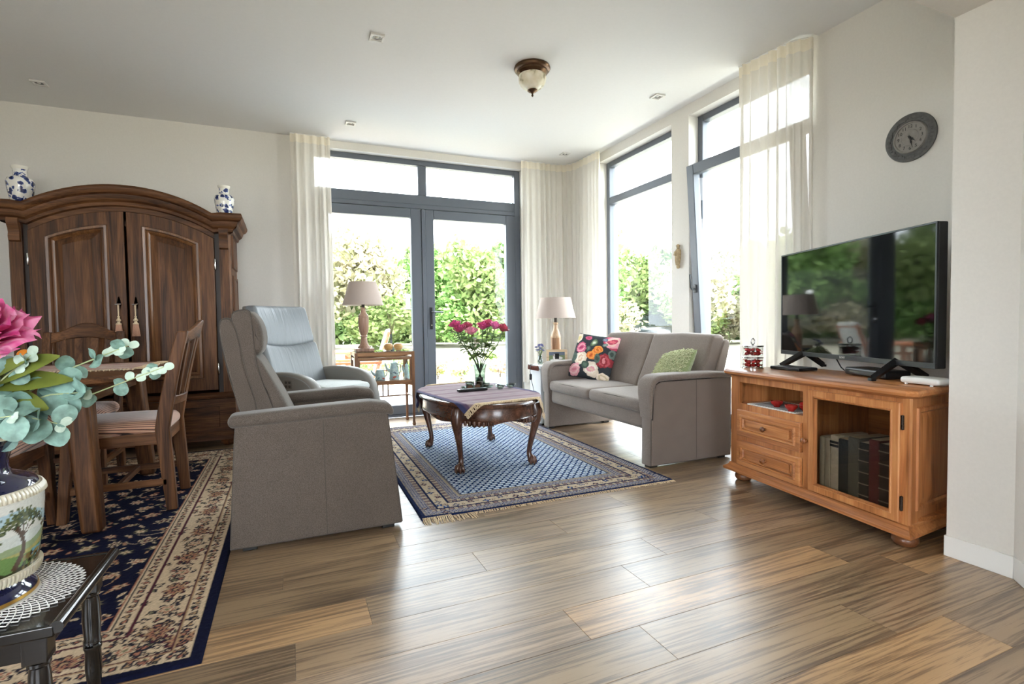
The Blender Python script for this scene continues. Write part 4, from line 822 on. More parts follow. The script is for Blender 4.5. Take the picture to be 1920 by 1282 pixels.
for i, (sx, sy, sz) in enumerate(rose_pos):
    dx, dy = sx*cos(ang)+sy*sin(ang), -sx*sin(ang)+sy*cos(ang)
    t = thing('pink_rose', 'pink rose in the glass vase, %s' % ordn[i], 'rose', (1.44, 4.02, ZT), 0, 'pink roses in the glass vase')
    b = (-dx*0.15, -dy*0.15, 0.02); mid = (dx*0.22, dy*0.22, 0.2); e = (dx, dy, sz)
    MB().tube([b, mid, (dx*0.75, dy*0.75, sz*0.72), e], 0.0042, 6).build('stem', M_stem, t, smooth=60)
    col = ['#c24a7e', '#b94472', '#ad4660', '#dc93a8', '#c44a80', '#b8466c', '#cf6c9c', '#b2485c'][i]
    bloom(MB(), (dx, dy, sz+0.012), 0.053, (dx*2, dy*2-0.25, 1), ((6, 1.0, 0.9), (5, 0.78, 0.6), (5, 0.56, 0.35), (3, 0.32, 0.1)), i).build('bloom', plain('rose_%d' % i, col, 0.6, var=0.25, scale=30, Subsurface_Weight=0.1), t, smooth=180)
    for j in range(15):
        s = 0.12+0.80*j/15; p = Vector(mid).lerp(Vector(e), s) if s < 1 else Vector(e); a = random.uniform(0, 2*pi)
        leaf_geo(MB(), p, (cos(a), sin(a), random.uniform(-0.2, 0.5)), (0, 0, 1), random.uniform(0.06, 0.095), random.uniform(0.036, 0.055), 0.25).build('leaf', M_leaf, t, smooth=60)
def gbowl(name, lb, x, y, r, h, grp=None):
    t = thing(name, lb, 'bowl', (x, y, ZT), 0, grp); MB().lathe([(0, 0.003), (r*0.5, 0), (r*0.55, 0.004), (r*0.9, h*0.7), (r, h), (r*0.94, h), (r*0.8, h*0.6), (r*0.45, 0.009), (0, 0.009)], 16).build('glass', M_gl, t, smooth=15)
    MB().lathe([(0, 0.01), (r*0.4, 0.01), (r*0.4, h*0.55), (0, h*0.55)], 16).build('tealight', plain('tea_wax', '#ddd6c4', 0.4), t, smooth=30); return t
gbowl('glass_bowl', 'small pressed glass bowl left of its twin on the mauve cloth', 1.49, 3.70, 0.042, 0.035, 'small glass bowls')
gbowl('glass_bowl', 'small pressed glass bowl at the right edge of the coffee table', 1.585, 3.72, 0.042, 0.035, 'small glass bowls')
t = thing('remote_control', 'slim black remote control lying on the coffee table cloth', 'remote control', (1.26, 3.69, ZT), rad(6))
MB().soft(-0.12, 0.12, -0.022, 0.022, 0, 0.02, 0.007, n=3).build('case', M_black, t, smooth=180)
for i in range(12):
    for j in range(3): MB().box(-0.10+i*0.014, -0.092+i*0.014, -0.014+j*0.011, -0.007+j*0.011, 0.0195, 0.0215).build('button', plain('remote_button', '#4a4a4e', 0.5), t)
t = thing('glass_tray', 'oval glass tray on the coffee table carrying tea light holders', 'tray', (1.36, 3.86, ZT), rad(5))
MB().lathe([(0, 0.004), (0.12, 0.004), (0.135, 0.014), (0.138, 0.014), (0.122, 0.0), (0, 0)], 28, sx=1, sy=0.62).build('dish', M_gl, t, smooth=20)
M_amb = plain('amber_wax', '#7a5132', 0.35)
for x, y, r, h, lb in ((1.30, 3.87, 0.038, 0.05, 'glass tea light holder on the left of the glass tray'), (1.385, 3.885, 0.036, 0.075, 'taller glass holder with amber candle on the glass tray'), (1.43, 3.845, 0.03, 0.035, 'low glass holder at the right end of the glass tray')):
    t = thing('tealight_holder', lb, 'candle holder', (x, y, ZT+0.006), 0, 'glass tea light holders'); MB().lathe([(0, 0), (r*0.7, 0), (r*0.8, 0.004), (r, h), (r*0.93, h), (r*0.75, 0.008), (0, 0.008)], 14).build('glass', M_gl, t, smooth=15)
    MB().lathe([(0, 0.009), (r*0.7, 0.009), (r*0.74, h*0.55), (0, h*0.55)], 16).build('candle', M_amb, t, smooth=30)
t = thing('eyeglasses', 'folded dark eyeglasses beside the remote on the coffee table', 'glasses', (1.30, 3.775, ZT), rad(8))
k = MB()
for s in (-1, 1): k.tube([(s*0.033+0.024*cos(a), 0, 0.02+0.018*sin(a)) for a in [2*pi*i/14 for i in range(15)]], 0.0018, 5); k.tube([(s*0.057, 0, 0.026), (s*0.06, 0.012, 0.02), (-s*0.02, 0.02, 0.005)], 0.0016, 5)
k.tube([(-0.009, 0, 0.024), (0.009, 0, 0.024)], 0.0016, 5); k.build('frame', M_black, t)
for s in (-1, 1): MB().lathe([(0, 0), (0.023, 0), (0.023, 0.001), (0, 0.001)], 16, M=Matrix.Translation((s*0.033, 0, 0.02)) @ Matrix.Rotation(pi/2, 4, 'X'), sy=0.75).build('lens', plain('brown_lens', '#5f4536', 0.1), t)

# ------------------------------------------------------------ tea cabinet with lamp
TEA = ('#4a2f1c', '#7a5233', '#9c7046')
def tea(ax): return wood('tea_wood_%s' % 'xyz'[ax], *TEA, axis=ax, rough=0.35, coat=0.2)
t = thing('tea_cabinet', 'small brown tea cabinet with glass sides on thin legs, by the terrace door', 'cabinet', (0.845, 5.22, 0))
hx, hy = 0.27, 0.16
for sx in (-1, 1):
    for sy in (-1, 1):
        lx, ly = sx*hx, sy*hy; m = MB(); board(m, [(lx, ly, 0.001, 0.018, 0.018), (lx, ly, 0.012, 0.032, 0.032), (lx, ly, 0.05, 0.02, 0.02), (lx, ly, 0.40, 0.028, 0.028), (lx, ly, 0.735, 0.028, 0.028)], 0, 0); m.build('leg', tea(2), t)
MB().box(-hx-0.012, hx+0.012, -hy-0.012, hy+0.012, 0.735, 0.742).build('glass_top', glass_thin('shelf_glass', (0.9, 0.96, 0.94), 1.5), t)
for s in (-1, 1):
    MB().box(-hx, hx, s*hy-0.01, s*hy+0.01, 0.70, 0.735).build('top_rail', tea(0), t, bevel=0.002); MB().box(s*hx-0.01, s*hx+0.01, -hy, hy, 0.70, 0.735).build('top_rail', tea(1), t, bevel=0.002)
    MB().box(-hx, hx, s*hy-0.008, s*hy+0.008, 0.655, 0.682).build('glazing_bar', tea(0), t, bevel=0.002); MB().box(s*hx-0.008, s*hx+0.008, -hy, hy, 0.655, 0.682).build('glazing_bar', tea(1), t, bevel=0.002)
    MB().prism([(-hx, 0.40), (-hx, 0.45), (hx, 0.45), (hx, 0.40), (hx*0.6, 0.415), (0, 0.42), (-hx*0.6, 0.415)], s*hy-0.01, s*hy+0.01, 'y').build('bottom_rail', tea(0), t, bevel=0.002)
    MB().box(s*hx-0.01, s*hx+0.01, -hy, hy, 0.405, 0.45).build('bottom_rail', tea(1), t, bevel=0.002)
    MB().box(-hx+0.014, hx-0.014, s*hy-0.002, s*hy+0.002, 0.45, 0.655).build('glass_side', M_pane, t); MB().box(s*hx-0.002, s*hx+0.002, -hy+0.014, hy-0.014, 0.45, 0.655).build('glass_side', M_pane, t)
    for x in (-hx+0.02, hx-0.026): MB().box(x-0.009, x+0.015, s*hy-0.007, s*hy+0.007, 0.45, 0.655).build('glazing_stile', tea(2), t)
MB().box(-hx, hx, -hy, hy, 0.448, 0.455).build('shelf_board', tea(0), t)
MB().box(-hx, hx, -0.006, 0.006, 0.28, 0.292).build('stretcher', tea(0), t); MB().box(-hx-0.004, -hx+0.008, -hy, hy, 0.28, 0.292).box(hx-0.008, hx+0.004, -hy, hy, 0.28, 0.292).build('stretcher', tea(1), t)
for x in (-0.05, 0, 0.05): MB().box(x-0.006, x+0.006, -0.006, 0.006, 0.292, 0.405).build('spindle', tea(2), t)
def enamel():
    m, nt, b = nodes_of('enamel'); n1 = N(nt, 'ShaderNodeTexNoise', Scale=28.0, Detail=2.0); L(nt, coords(nt, rnd=True), n1.inputs[0])
    L(nt, ramp(nt, n1.outputs[0], [(0.33, rgb('#a0483c')), (0.38, rgb('#8fa6a8')), (0.62, rgb('#b2c2c2')), (0.7, rgb('#4d6472'))]), b.inputs['Base Color']); b.inputs['Roughness'].default_value = 0.2; return m
M_en = enamel()
for x, y, h, r, lb in ((0.955, 5.20, 0.175, 0.05, 'tall enamel coffee pot inside the tea cabinet'), (0.815, 5.19, 0.11, 0.05, 'low enamel teapot inside the tea cabinet'), (0.68, 5.21, 0.09, 0.035, 'small enamel jug at the left in the tea cabinet'), (1.075, 5.17, 0.15, 0.025, 'slim enamel jug at the right in the tea cabinet')):
    q = thing('enamel_jug', lb, 'jug', (x, y, 0.456), 0, 'enamel pots in the tea cabinet')
    MB().lathe([(0, 0), (r, 0), (r*1.02, h*0.1), (r*0.9, h*0.6), (r*0.68, h*0.85), (r*0.7, h*0.9), (0.4*r, h*0.97), (0.1*r, h), (0.14*r, h*1.05), (0, h*1.08)], 24).build('pot', M_en, q, smooth=40)
    MB().tube([(-r*0.85, 0, h*0.45), (-r*1.4, 0, h*0.6), (-r*1.75, 0, h*0.9)], [0.016, 0.011, 0.007], 8).build('spout', M_en, q, smooth=60)
    MB().tube([(r*0.7, 0, h*0.85), (r*1.3, 0, h*0.8), (r*1.35, 0, h*0.5), (r*0.95, 0, h*0.25)], 0.006, 8).build('handle', M_en, q, smooth=60)
M_shade = plain('linen_shade', '#b5a69c', 0.9, bmp=0.2, scale=400, var=0.04); M_shin = plain('shade_lining', '#d9d2c8', 0.9)
def lamp(lb, x, y, z, zb, zt, rb, rt, base, mats):
    t = thing('table_lamp', lb, 'lamp', (x, y, z)); bo = None
    for nm, prof, mt, sq in base:
        if sq: MB().soft(-sq, sq, -sq, sq, prof[0], prof[1], 0.006, n=2).build(nm, mt, t, smooth=60)
        else: MB().lathe(prof, 32).build(nm, mt, t, smooth=35)
    b, tp = zb-z, zt-z
    sh = MB().lathe([(rt, tp), (rt+0.001, tp-0.002), (rb, b), (rb-0.003, b)], 56, cap=False).build('lamp_shade', M_shade, t, smooth=40)
    MB().lathe([(rb-0.003, b), (rt-0.003, tp)], 56, cap=False).build('shade_lining', M_shin, sh, smooth=40)
    MB().lathe([(0.012, b-0.05), (0.016, b-0.045), (0.016, b+0.03), (0.011, b+0.04), (0, b+0.04)], 16).build('lamp_socket', plain('socket_dark', '#33261d', 0.4), t, smooth=40)
    k = MB()
    for i in range(3): a = i*2*pi/3; k.tube([(0, 0, tp-0.03), (rt*cos(a), rt*sin(a), tp-0.006)], 0.002, 5)
    k.tube([(0, 0, b+0.03), (0, 0, tp-0.03)], 0.003, 6).build('shade_spider', M_brass, t)
    MB().lathe([(0, b+0.14), (0.02, b+0.125), (0.03, b+0.10), (0.02, b+0.06), (0.012, b+0.035)], 16).build('bulb', plain('bulb_white', '#e8e6e0', 0.2), t, smooth=60)
    return t
M_tan = wood('turned_wood', '#6d5142', '#8d6c58', '#a98a74', axis=2, rough=0.4)
lamp('tall table lamp with a turned wooden baluster base on the tea cabinet', 0.672, 5.21, 0.742, 1.19, 1.415, 0.195, 0.128, [('plinth', (0, 0.03), M_tan, 0.085), ('baluster', [(0.0, 0.03), (0.06, 0.03), (0.058, 0.045), (0.045, 0.06), (0.034, 0.09), (0.03, 0.125), (0.026, 0.135), (0.036, 0.142), (0.036, 0.15), (0.028, 0.158), (0.043, 0.19), (0.049, 0.24), (0.05, 0.30), (0.05, 0.325), (0.047, 0.328), (0.049, 0.333), (0.046, 0.35), (0.03, 0.37), (0.023, 0.40), (0.022, 0.41), (0.026, 0.415), (0.024, 0.425), (0, 0.43)], M_tan, 0)], None)
M_appl = wood('apple_wood', '#8a6234', '#b48a52', '#cfae7c', axis=0, rough=0.4)
for x, lb in ((0.895, 'carved wooden apple, left of the pair on the tea cabinet'), (0.99, 'carved wooden apple, right of the pair on the tea cabinet')):
    t = thing('wooden_apple', lb, 'ornament', (x, 5.15, 0.742), 0, 'wooden apples on the tea cabinet')
    MB().lathe([(0, 0.003), (0.02, 0), (0.034, 0.01), (0.045, 0.035), (0.044, 0.055), (0.034, 0.07), (0.018, 0.074), (0.006, 0.066), (0, 0.064)], 28).build('apple', M_appl, t, smooth=60); MB().tube([(0, 0, 0.064), (0.003, 0, 0.085)], 0.003, 6).build('stalk', M_foot, t)
t = thing('dried_grass_vase', 'thin dark bud vase with dried grasses behind the wooden apples', 'vase', (0.945, 5.27, 0.742))
MB().lathe([(0, 0), (0.03, 0), (0.032, 0.01), (0.012, 0.05), (0.011, 0.16), (0.014, 0.165), (0.009, 0.16), (0, 0.05)], 16).build('bud_vase', plain('dark_glass', '#4c5550', 0.15), t, smooth=40)
k = MB()
for i in range(26):
    a = random.uniform(-0.45, 1); b = random.uniform(-0.25, 0.25); h = random.uniform(0.25, 0.36); k.tube([(0, 0, 0.14), (a*0.06, b*0.06, 0.14+h*0.5), (a*0.20, b*0.2, 0.14+h*(0.9-0.35*abs(a))), (a*0.30, b*0.28, 0.14+h*(0.9-0.6*abs(a)))], [0.0012, 0.001, 0.0008, 0.0006], 4)
k.build('grasses', plain('dry_grass', '#8f8a6a', 0.9), t)

# ------------------------------------------------------------ corner table behind the sofa
t = thing('corner_table', 'white box side table between the sofa and the corner curtain', 'side table', (2.465, 4.575, 0))
MB().box(-0.25, 0.25, -0.12, 0.12, 0.02, 0.55).build('carcass', plain('white_board', '#c6c9cc', 0.5), t, bevel=0.004); MB().box(-0.265, 0.265, -0.13, 0.13, 0.55, 0.58).build('table_top', plain('white_board', '#c6c9cc', 0.5), t, bevel=0.005); MB().box(-0.24, 0.24, -0.11, 0.11, 0, 0.02).build('plinth', M_foot, t)
t = thing('beaded_doily', 'white lace cloth edged with brown beads on the corner table', 'doily', (2.285, 4.575, 0.5805))
k = MB(); kk = MB()
for i in range(40):
    a = 2*pi*i/40; c_, s_ = cos(a), sin(a)
    k.tube([(0.02*c_, 0.02*s_, 0.003), (0.06*c_, 0.06*s_, 0.004), (0.088*c_, 0.088*s_, 0.004)], 0.0022, 4)
    for r_ in (0.06, 0.088): k.tube([(r_*cos(a+j*0.08), r_*sin(a+j*0.08), 0.004) for j in (0, 1, 2)], 0.002, 4)
    if c_ < 0.1: kk.lathe([(0, -0.05), (0.006, -0.045), (0.007, -0.025), (0.003, -0.005), (0, 0.004)], 6, (-0.0905, 0.115*i/13-0.3 if False else 0.11*s_, 0.0)); k.tube([(0.088*c_, 0.088*s_, 0.004), (-0.0905, 0.11*s_, 0.003), (-0.0905, 0.11*s_, -0.02)], 0.0018, 4)
k.build('lace', plain('lace_white', '#e5e2da', 0.9), t); kk.build('bead_edge', plain('bead_brown', '#6b3f34', 0.3), t)
M_bot = wood('bottle_wood', '#7a5a42', '#a58465', '#c5a98a', axis=2, rough=0.45)
lamp('table lamp with a bottle shaped wooden base in the corner behind the sofa', 2.462, 4.60, 0.581, 1.04, 1.243, 0.20, 0.15, [('bottle_base', [(0.0, 0.0), (0.048, 0.0), (0.05, 0.008), (0.05, 0.262), (0, 0.262)], wood('bottle_dark', '#6b4730', '#8a6144', '#a27a58', axis=2, rough=0.4), 0), ('bottle_neck', [(0.0, 0.262), (0.05, 0.262), (0.052, 0.27), (0.049, 0.285), (0.04, 0.315), (0.026, 0.345), (0.02, 0.37), (0.019, 0.395), (0.026, 0.40), (0.026, 0.415), (0, 0.42)], M_bot, 0)], None)
t = thing('photo_frame', 'pale wooden frame with a photo of a white dog on the corner table', 'picture frame', (2.415, 4.49, 0.581), rad(-24))
FW_, FH_ = 0.205, 0.15; tl = Matrix.Rotation(rad(-8), 4, 'X')
MB().box(-FW_/2, FW_/2, -0.008, 0.008, 0, 0.025, tl).box(-FW_/2, FW_/2, -0.008, 0.008, FH_-0.025, FH_, tl).box(-FW_/2, -FW_/2+0.025, -0.008, 0.008, 0.025, FH_-0.025, tl).box(FW_/2-0.025, FW_/2, -0.008, 0.008, 0.025, FH_-0.025, tl).build('frame', wood('pale_frame', '#a88d68', '#c7ad88', '#d9c4a4', 0), t)
MB().box(-0.02, 0.02, 0.02, 0.026, 0, 0.11, Matrix.Rotation(rad(14), 4, 'X')).build('easel_back', M_foot, t)
n = 60; C = np.ones((n, n, 4)); uu, vv = np.meshgrid(np.linspace(-1, 1, n), np.linspace(-1, 1, n), indexing='ij'); C[..., :3] = lin('#5d6e3c'); C[vv > 0.35, :3] = lin('#4d5a68')
C[((uu-0.1)/0.62)**2+((vv+0.18)/0.32)**2 < 1, :3] = lin('#d8d6d0'); C[((uu+0.28)/0.22)**2+((vv-0.22)/0.33)**2 < 1, :3] = lin('#e4e2dc'); C[((uu+0.42)/0.10)**2+((vv-0.35)/0.18)**2 < 1, :3] = lin('#8a7c74'); C[((uu+0.3)/0.05)**2+((vv-0.15)/0.06)**2 < 1, :3] = lin('#332f2d'); C[((uu+0.35)/0.5)**2+((vv+0.55)/0.14)**2 < 1, :3] = lin('#dddad2')
C[..., :3] *= 1+0.12*rng.standard_normal((n, n, 1)); xx, zz = uu*(FW_/2-0.024), FH_/2+vv*(FH_/2-0.024)
grid_obj('photograph', place(xx, np.full_like(xx, -0.001), zz, tl), n, n, attr_mat('photo_print', rough=0.3), t, np.clip(C, 0, 1).reshape(-1, 4), flip=True)
t = thing('violet_vase', 'small glass vase with violet blue flowers at the left of the photo frame', 'vase', (2.275, 4.58, 0.586))
MB().lathe([(0, 0), (0.025, 0), (0.03, 0.03), (0.018, 0.07), (0.022, 0.085), (0.019, 0.083), (0.014, 0.07), (0.026, 0.03), (0, 0.004)], 18).build('glass', M_gl, t, smooth=30)
k = MB(); kl = MB(); fb = MB()
for i in range(14):
    a = random.uniform(0, 2*pi); r = random.uniform(0.01, 0.065); h = random.uniform(0.13, 0.2); e = (r*cos(a), r*sin(a), h); k.tube([(0, 0, 0.02), (0.2*e[0], 0.2*e[1], 0.09), e], 0.0014, 4)
    if i < 9: bloom(fb, e, 0.014, (e[0]*8, e[1]*8-0.5, 1), ((5, 1.1, 1.2), (3, 0.5, 0.5)), i)
    for _ in range(2): b = random.uniform(0, 6.28); leaf_geo(kl, (e[0]*0.8, e[1]*0.8, e[2]*0.85), (cos(b), sin(b), 0.3), (0, 0, 1), 0.03, 0.014)
k.build('stems', M_stem, t); kl.build('leaves', M_leaf, t); fb.build('blossoms', plain('violet', '#54588f', 0.6, var=0.3), t)
t = thing('lamp_cord', 'black lamp cord with an inline switch hanging beside the corner table', 'cord', (2.172, 4.54, 0))
MB().tube([(0.035, 0.06, 0.584), (0.0, 0.04, 0.59), (-0.02, 0.02, 0.52), (-0.015, 0.0, 0.44), (0.0, -0.03, 0.32), (0.012, -0.06, 0.2), (0.02, -0.02, 0.06), (0.015, 0.12, 0.004)], 0.003, 6).build('cable', M_black, t, smooth=60)
MB().soft(-0.032, -0.006, -0.002, 0.02, 0.44, 0.50, 0.009, n=2).build('switch', M_black, t, smooth=180)
# ------------------------------------------------------------ television stand
PINE = ('#84502a', '#b27343', '#c98f5a')
def pine(ax): return wood('cherry_wood_%s' % 'xyz'[ax], *PINE, axis=ax, rough=0.34, coat=0.25, scale=0.8)
RS = math.atan2(-0.9924, -0.1230)
sx0, sy0 = (2.547+2.404)/2, (2.459+1.305)/2
ts = thing('tv_stand', 'orange brown wooden television stand with glass door and two drawers', 'cabinet', (sx0, sy0, 0), RS)
def loc(x, y, z=0): return (sx0+x*cos(RS)-y*sin(RS), sy0+x*sin(RS)+y*cos(RS), z)
px, py, pz = pine(0), pine(1), pine(2); D_, BI = 0.43, 0.10
def trap(o, z): return [(-0.55-o, -o, z), (0.55+o, -o, z), (0.55-BI+o, D_, z), (-0.55+BI-o, D_, z)]
def chamf(o, z): return [(-0.55-o+0.03, -o, z), (0.55+o-0.03, -o, z), (0.55+o, -o+0.03, z), (0.55-BI+o, D_+0.01, z), (-0.55+BI-o, D_+0.01, z), (-0.55-o, -o+0.03, z)]
m = MB(); loft(m, [chamf(o, z) for o, z in ((0.02, 0.655), (0.03, 0.66), (0.042, 0.668), (0.045, 0.68), (0.04, 0.69), (0.03, 0.695))], True, True); m.build('top', px, ts, smooth=30)
m = MB(); loft(m, [trap(o, z) for o, z in ((0.015, 0.058), (0.035, 0.062), (0.035, 0.075), (0.022, 0.085), (0.012, 0.093), (0.008, 0.105), (0.0, 0.11))], True, True); m.build('plinth', px, ts, smooth=25)
for x, y in ((-0.50, 0.05), (0.50, 0.05), (-0.40, 0.37), (0.40, 0.37)): MB().lathe([(r*0.98, z*0.9) for r, z in BUN], 24, (x, y, 0)).build('bun_foot', wood('foot_wood', '#4d2c1a', '#6e4328', '#875636', 0, rough=0.3), ts, smooth=40)
for s in (-1, 1):
    q = [(s*0.55, 0.0), (s*(0.55-BI), D_), (s*(0.55-BI-0.02), D_), (s*0.53, 0.0)]; sp = MB().prism(q, 0.108, 0.657, 'z').build('side', pz, ts)
    e = Vector((-s*BI, D_, 0)).normalized(); nn = Vector((s*e.y, -s*e.x, 0)) if s > 0 else Vector((-e.y, e.x, 0)); o0 = Vector((s*0.55, 0, 0)); ln = math.hypot(BI, D_); lps = []
    for i, d in ((0, 0), (0.004, 0.008), (0.018, 0.008), (0.026, 0.0), (0.055, 0.006)):
        a, b = 0.06+i, ln-0.04-i; z0, z1 = 0.16+i, 0.61-i; lps.append([tuple(o0+e*u+nn*d+Vector((0, 0, z))) for u, z in ((a, z0), (b, z0), (b, z1), (a, z1))])
    k = MB(); loft(k, lps); k.build('side_panel', pz, sp, smooth=25)
MB().prism([(-0.53, 0.108), (0.53, 0.108), (0.53, 0.125), (-0.53, 0.125)], 0.0, D_-0.02, 'y').build('bottom_board', px, ts)
MB().box(-0.44, 0.44, D_-0.012, D_-0.004, 0.11, 0.655).build('back_board', px, ts)
MB().box(0.008, 0.03, 0.004, D_-0.02, 0.125, 0.655).build('divider', pz, ts); MB().prism([(-0.53, 0.004), (0.008, 0.004), (0.008, D_-0.02), (-0.45, D_-0.02)], 0.468, 0.486, 'z').build('niche_shelf', px, ts)
m = MB()
for a, b, c, d in ((-0.55, -0.475, 0.108, 0.657), (0.0, 0.05, 0.108, 0.657), (0.522, 0.55, 0.108, 0.657), (-0.475, 0.0, 0.618, 0.657), (0.05, 0.522, 0.633, 0.657), (-0.475, 0.0, 0.45, 0.488), (-0.475, 0.0, 0.264, 0.294), (-0.475, 0.522, 0.108, 0.117)): m.box(a, b, -0.002, 0.016, c, d)
m.build('face_frame', pz, ts)
MB().box(0.06, 0.52, 0.03, D_-0.03, 0.37, 0.376).build('inner_shelf', plain('shelf_dark', '#4a3324', 0.5), ts) if False else None
def knob(p, x, z, y=-0.024):
    MB().lathe([(0.009, 0), (0.007, 0.008), (0.014, 0.016), (0.016, 0.022), (0.011, 0.029), (0, 0.031)], 18, M=Matrix.Translation((x, y, z)) @ Matrix.Rotation(pi/2, 4, 'X')).build('knob', wood('knob_wood', '#5a3018', '#86502b', '#9c6638', 0, rough=0.25), p, smooth=50)
for z0, z1 in ((0.294, 0.450), (0.112, 0.264)):
    d = panel_door(ts, -0.478, -0.003, z0, z1, -0.002, 'drawer', (px, px, px), 0.028, 2, False, None, 0.02, 0.03)
    MB().soft(-0.405, -0.076, -0.022, -0.008, (z0+z1)/2-0.026, (z0+z1)/2+0.026, 0.004, n=2).build('raised_panel', px, d, smooth=60); knob(d, -0.241, (z0+z1)/2)
d = panel_door(ts, 0.05, 0.522, 0.114, 0.634, -0.002, 'door', (pz, pz, pz), 0.032, 2, False, glass_thin('cabinet_glass', (0.75, 0.73, 0.7), 1.5, 1.5), 0.02, 0.012); knob(d, 0.032, 0.365, -0.012)
for z in (0.20, 0.55): MB().lathe([(0.003, -0.032), (0.006, -0.03), (0.006, -0.012), (0.0045, -0.011), (0.006, -0.01), (0.006, 0.01), (0.0045, 0.011), (0.006, 0.012), (0.006, 0.03), (0.003, 0.032)], 10, (0.528, -0.012, z)).build('hinge', plain('old_iron', '#3a302a', 0.4, 0.8), d, smooth=30)
# books behind the glass
bk = [(0.032, 0.27, '#a8a08c', 0, 'cream book with dark rules, leftmost behind the glass'), (0.034, 0.27, '#b3ab98', 0, 'plain cream book, second from the left behind the glass'), (0.045, 0.29, '#cfc7b4', 2, 'tall ivory book with black title bands behind the glass'), (0.052, 0.28, '#23282a', 0, 'wide black book beside the ivory one'), (0.058, 0.30, '#5a5a50', 0, 'thick grey green book in the middle behind the glass'), (0.05, 0.285, '#2b2a28', 5, 'black book with raised silver bands'), (0.05, 0.31, '#5e1f22', 0, 'tall dark red book behind the glass'), (0.055, 0.30, '#33211f', 5, 'dark brown ribbed book, rightmost behind the glass')]
x = 0.07
for w_, h_, c_, rb, lb in bk:
    p = loc(x+w_/2, 0.13, 0.126); b = thing('book', lb, 'book', p, RS, 'books in the television stand')
    mt = plain('cloth_'+c_[1:], c_, 0.7, var=0.08, scale=80); MB().soft(-w_/2+0.001, w_/2-0.001, -0.10, 0.10, 0, h_, 0.006, n=2).build('cover', mt, b, smooth=60)
    MB().box(-w_/2+0.004, w_/2-0.004, -0.09, 0.097, 0.005, h_+0.0005).build('pages', plain('paper', '#d8cfb8', 0.9), b)
    for i in range(rb): z = (0.86-0.06*i)*h_ if rb == 2 else h_*(0.12+0.19*i); MB().box(-w_/2+0.0005, w_/2-0.0005, -0.102, -0.096, z, z+(0.012 if rb == 2 else 0.005)).build('spine_band', plain('band_dark', '#1d1d1d', 0.5) if rb == 2 else plain('band_silver', '#8c8476', 0.4), b)
    x += w_
t = thing('niche_runner', 'grey cloth with white lace edge in the niche of the television stand', 'cloth', loc(-0.24, 0.11, 0.488), RS)
MB().soft(-0.17, 0.17, -0.10, 0.14, 0, 0.004, 0.0018, n=4).build('cloth', fabric('grey_runner', '#4c4540', '#6e665e', 260), t, smooth=60)
k = MB()
for i in range(34):
    for y, s in ((-0.10, -1), (0.14, 1)): xx = -0.17+0.34*i/33; k.lathe([(0, 0.0), (0.008, 0.001), (0.007, 0.005), (0, 0.006)], 7, (xx, y+s*0.005*(i % 2), 0))
for i in range(16): 
    for s in (-1, 1): k.lathe([(0, 0.0), (0.008, 0.001), (0.007, 0.005), (0, 0.006)], 7, (s*0.173, -0.1+0.24*i/15, 0))
k.build('lace_edge', plain('lace_white', '#e5e2da', 0.9), t)
M_redgl = plain('red_glaze', '#9c2420', 0.15, coat=0.5)
for x, y, r, lb in ((-0.255, 0.07, 0.034, 'red bowl at the left in the stand niche'), (-0.115, 0.035, 0.034, 'red bowl at the front right in the stand niche'), (-0.085, 0.10, 0.032, 'red lidded pot behind the right bowl in the niche')):
    t = thing('red_bowl', lb, 'bowl', loc(x, y, 0.493), RS, 'red bowls in the niche'); MB().lathe([(0, 0), (r*0.45, 0), (r*0.5, 0.005), (r*0.95, 0.022), (r, 0.034), (r*0.93, 0.034), (r*0.5, 0.01), (0, 0.008)], 24).build('bowl', M_redgl, t, smooth=40)
    MB().lathe([(r*0.9, 0.028), (r*0.5, 0.036), (0, 0.038)], 20).build('filling', plain('red_candle', '#b5332a', 0.4), t, smooth=60)
    if y > 0.09: MB().lathe([(r, 0.035), (r*0.8, 0.048), (0.008, 0.055), (0.006, 0.062), (0, 0.066)], 20).build('lid', M_redgl, t, smooth=50)

# ------------------------------------------------------------ television
TL, TR = Vector((3.03, 2.468, 0)), Vector((2.63, 1.358, 0)); wv = TR-TL; TW = wv.length; RT = math.atan2(wv.y, wv.x); tm = (TL+TR)/2
tv = thing('television', 'large black flat television on two splayed feet, angled on the stand', 'television', (tm.x, tm.y, 0.6956), RT)
z0, z1 = 0.072, 0.725; hw = TW/2
M_bez = plain('tv_bezel', '#3d4043', 0.3, 0.5); M_scr = plain('tv_screen', '#050607', 0.045, spec=0.36)
MB().box(-hw, hw, 0.004, 0.05, z0, z1).build('housing', plain('tv_back', '#1b1c1e', 0.5), tv, bevel=0.006)
MB().box(-hw, hw, -0.004, 0.006, z0, z0+0.026).box(-hw, hw, -0.004, 0.006, z1-0.009, z1).box(-hw, -hw+0.009, -0.004, 0.006, z0+0.026, z1-0.009).box(hw-0.009, hw, -0.004, 0.006, z0+0.026, z1-0.009).build('bezel', M_bez, tv, bevel=0.0015)
MB().box(-hw+0.009, hw-0.009, -0.001, 0.005, z0+0.026, z1-0.009).build('screen', M_scr, tv)
text_mesh('brand_mark', 'SONY', 0.017, plain('logo_silver', '#c8c8c8', 0.3, 0.6), tv, (0, -0.0046, z0+0.013), (pi/2, 0, 0))
for s in (-1, 1):
    xc = s*0.36; MB().tube([(xc, 0.02, 0.095), (xc-0.02*s*-1, -0.13, 0.010)], [0.014, 0.011], 4, flat=1.6).tube([(xc, 0.02, 0.095), (xc+0.02*s, 0.15, 0.010)], [0.014, 0.011], 4, flat=1.6).box(xc-0.02, xc+0.02, 0.0, 0.04, 0.07, 0.11).box(xc+0.02*s-0.012, xc+0.02*s+0.012, -0.142, -0.118, 0, 0.014).box(xc+0.02*s-0.012, xc+0.02*s+0.012, 0.14, 0.162, 0, 0.014).build('foot', M_black, tv)
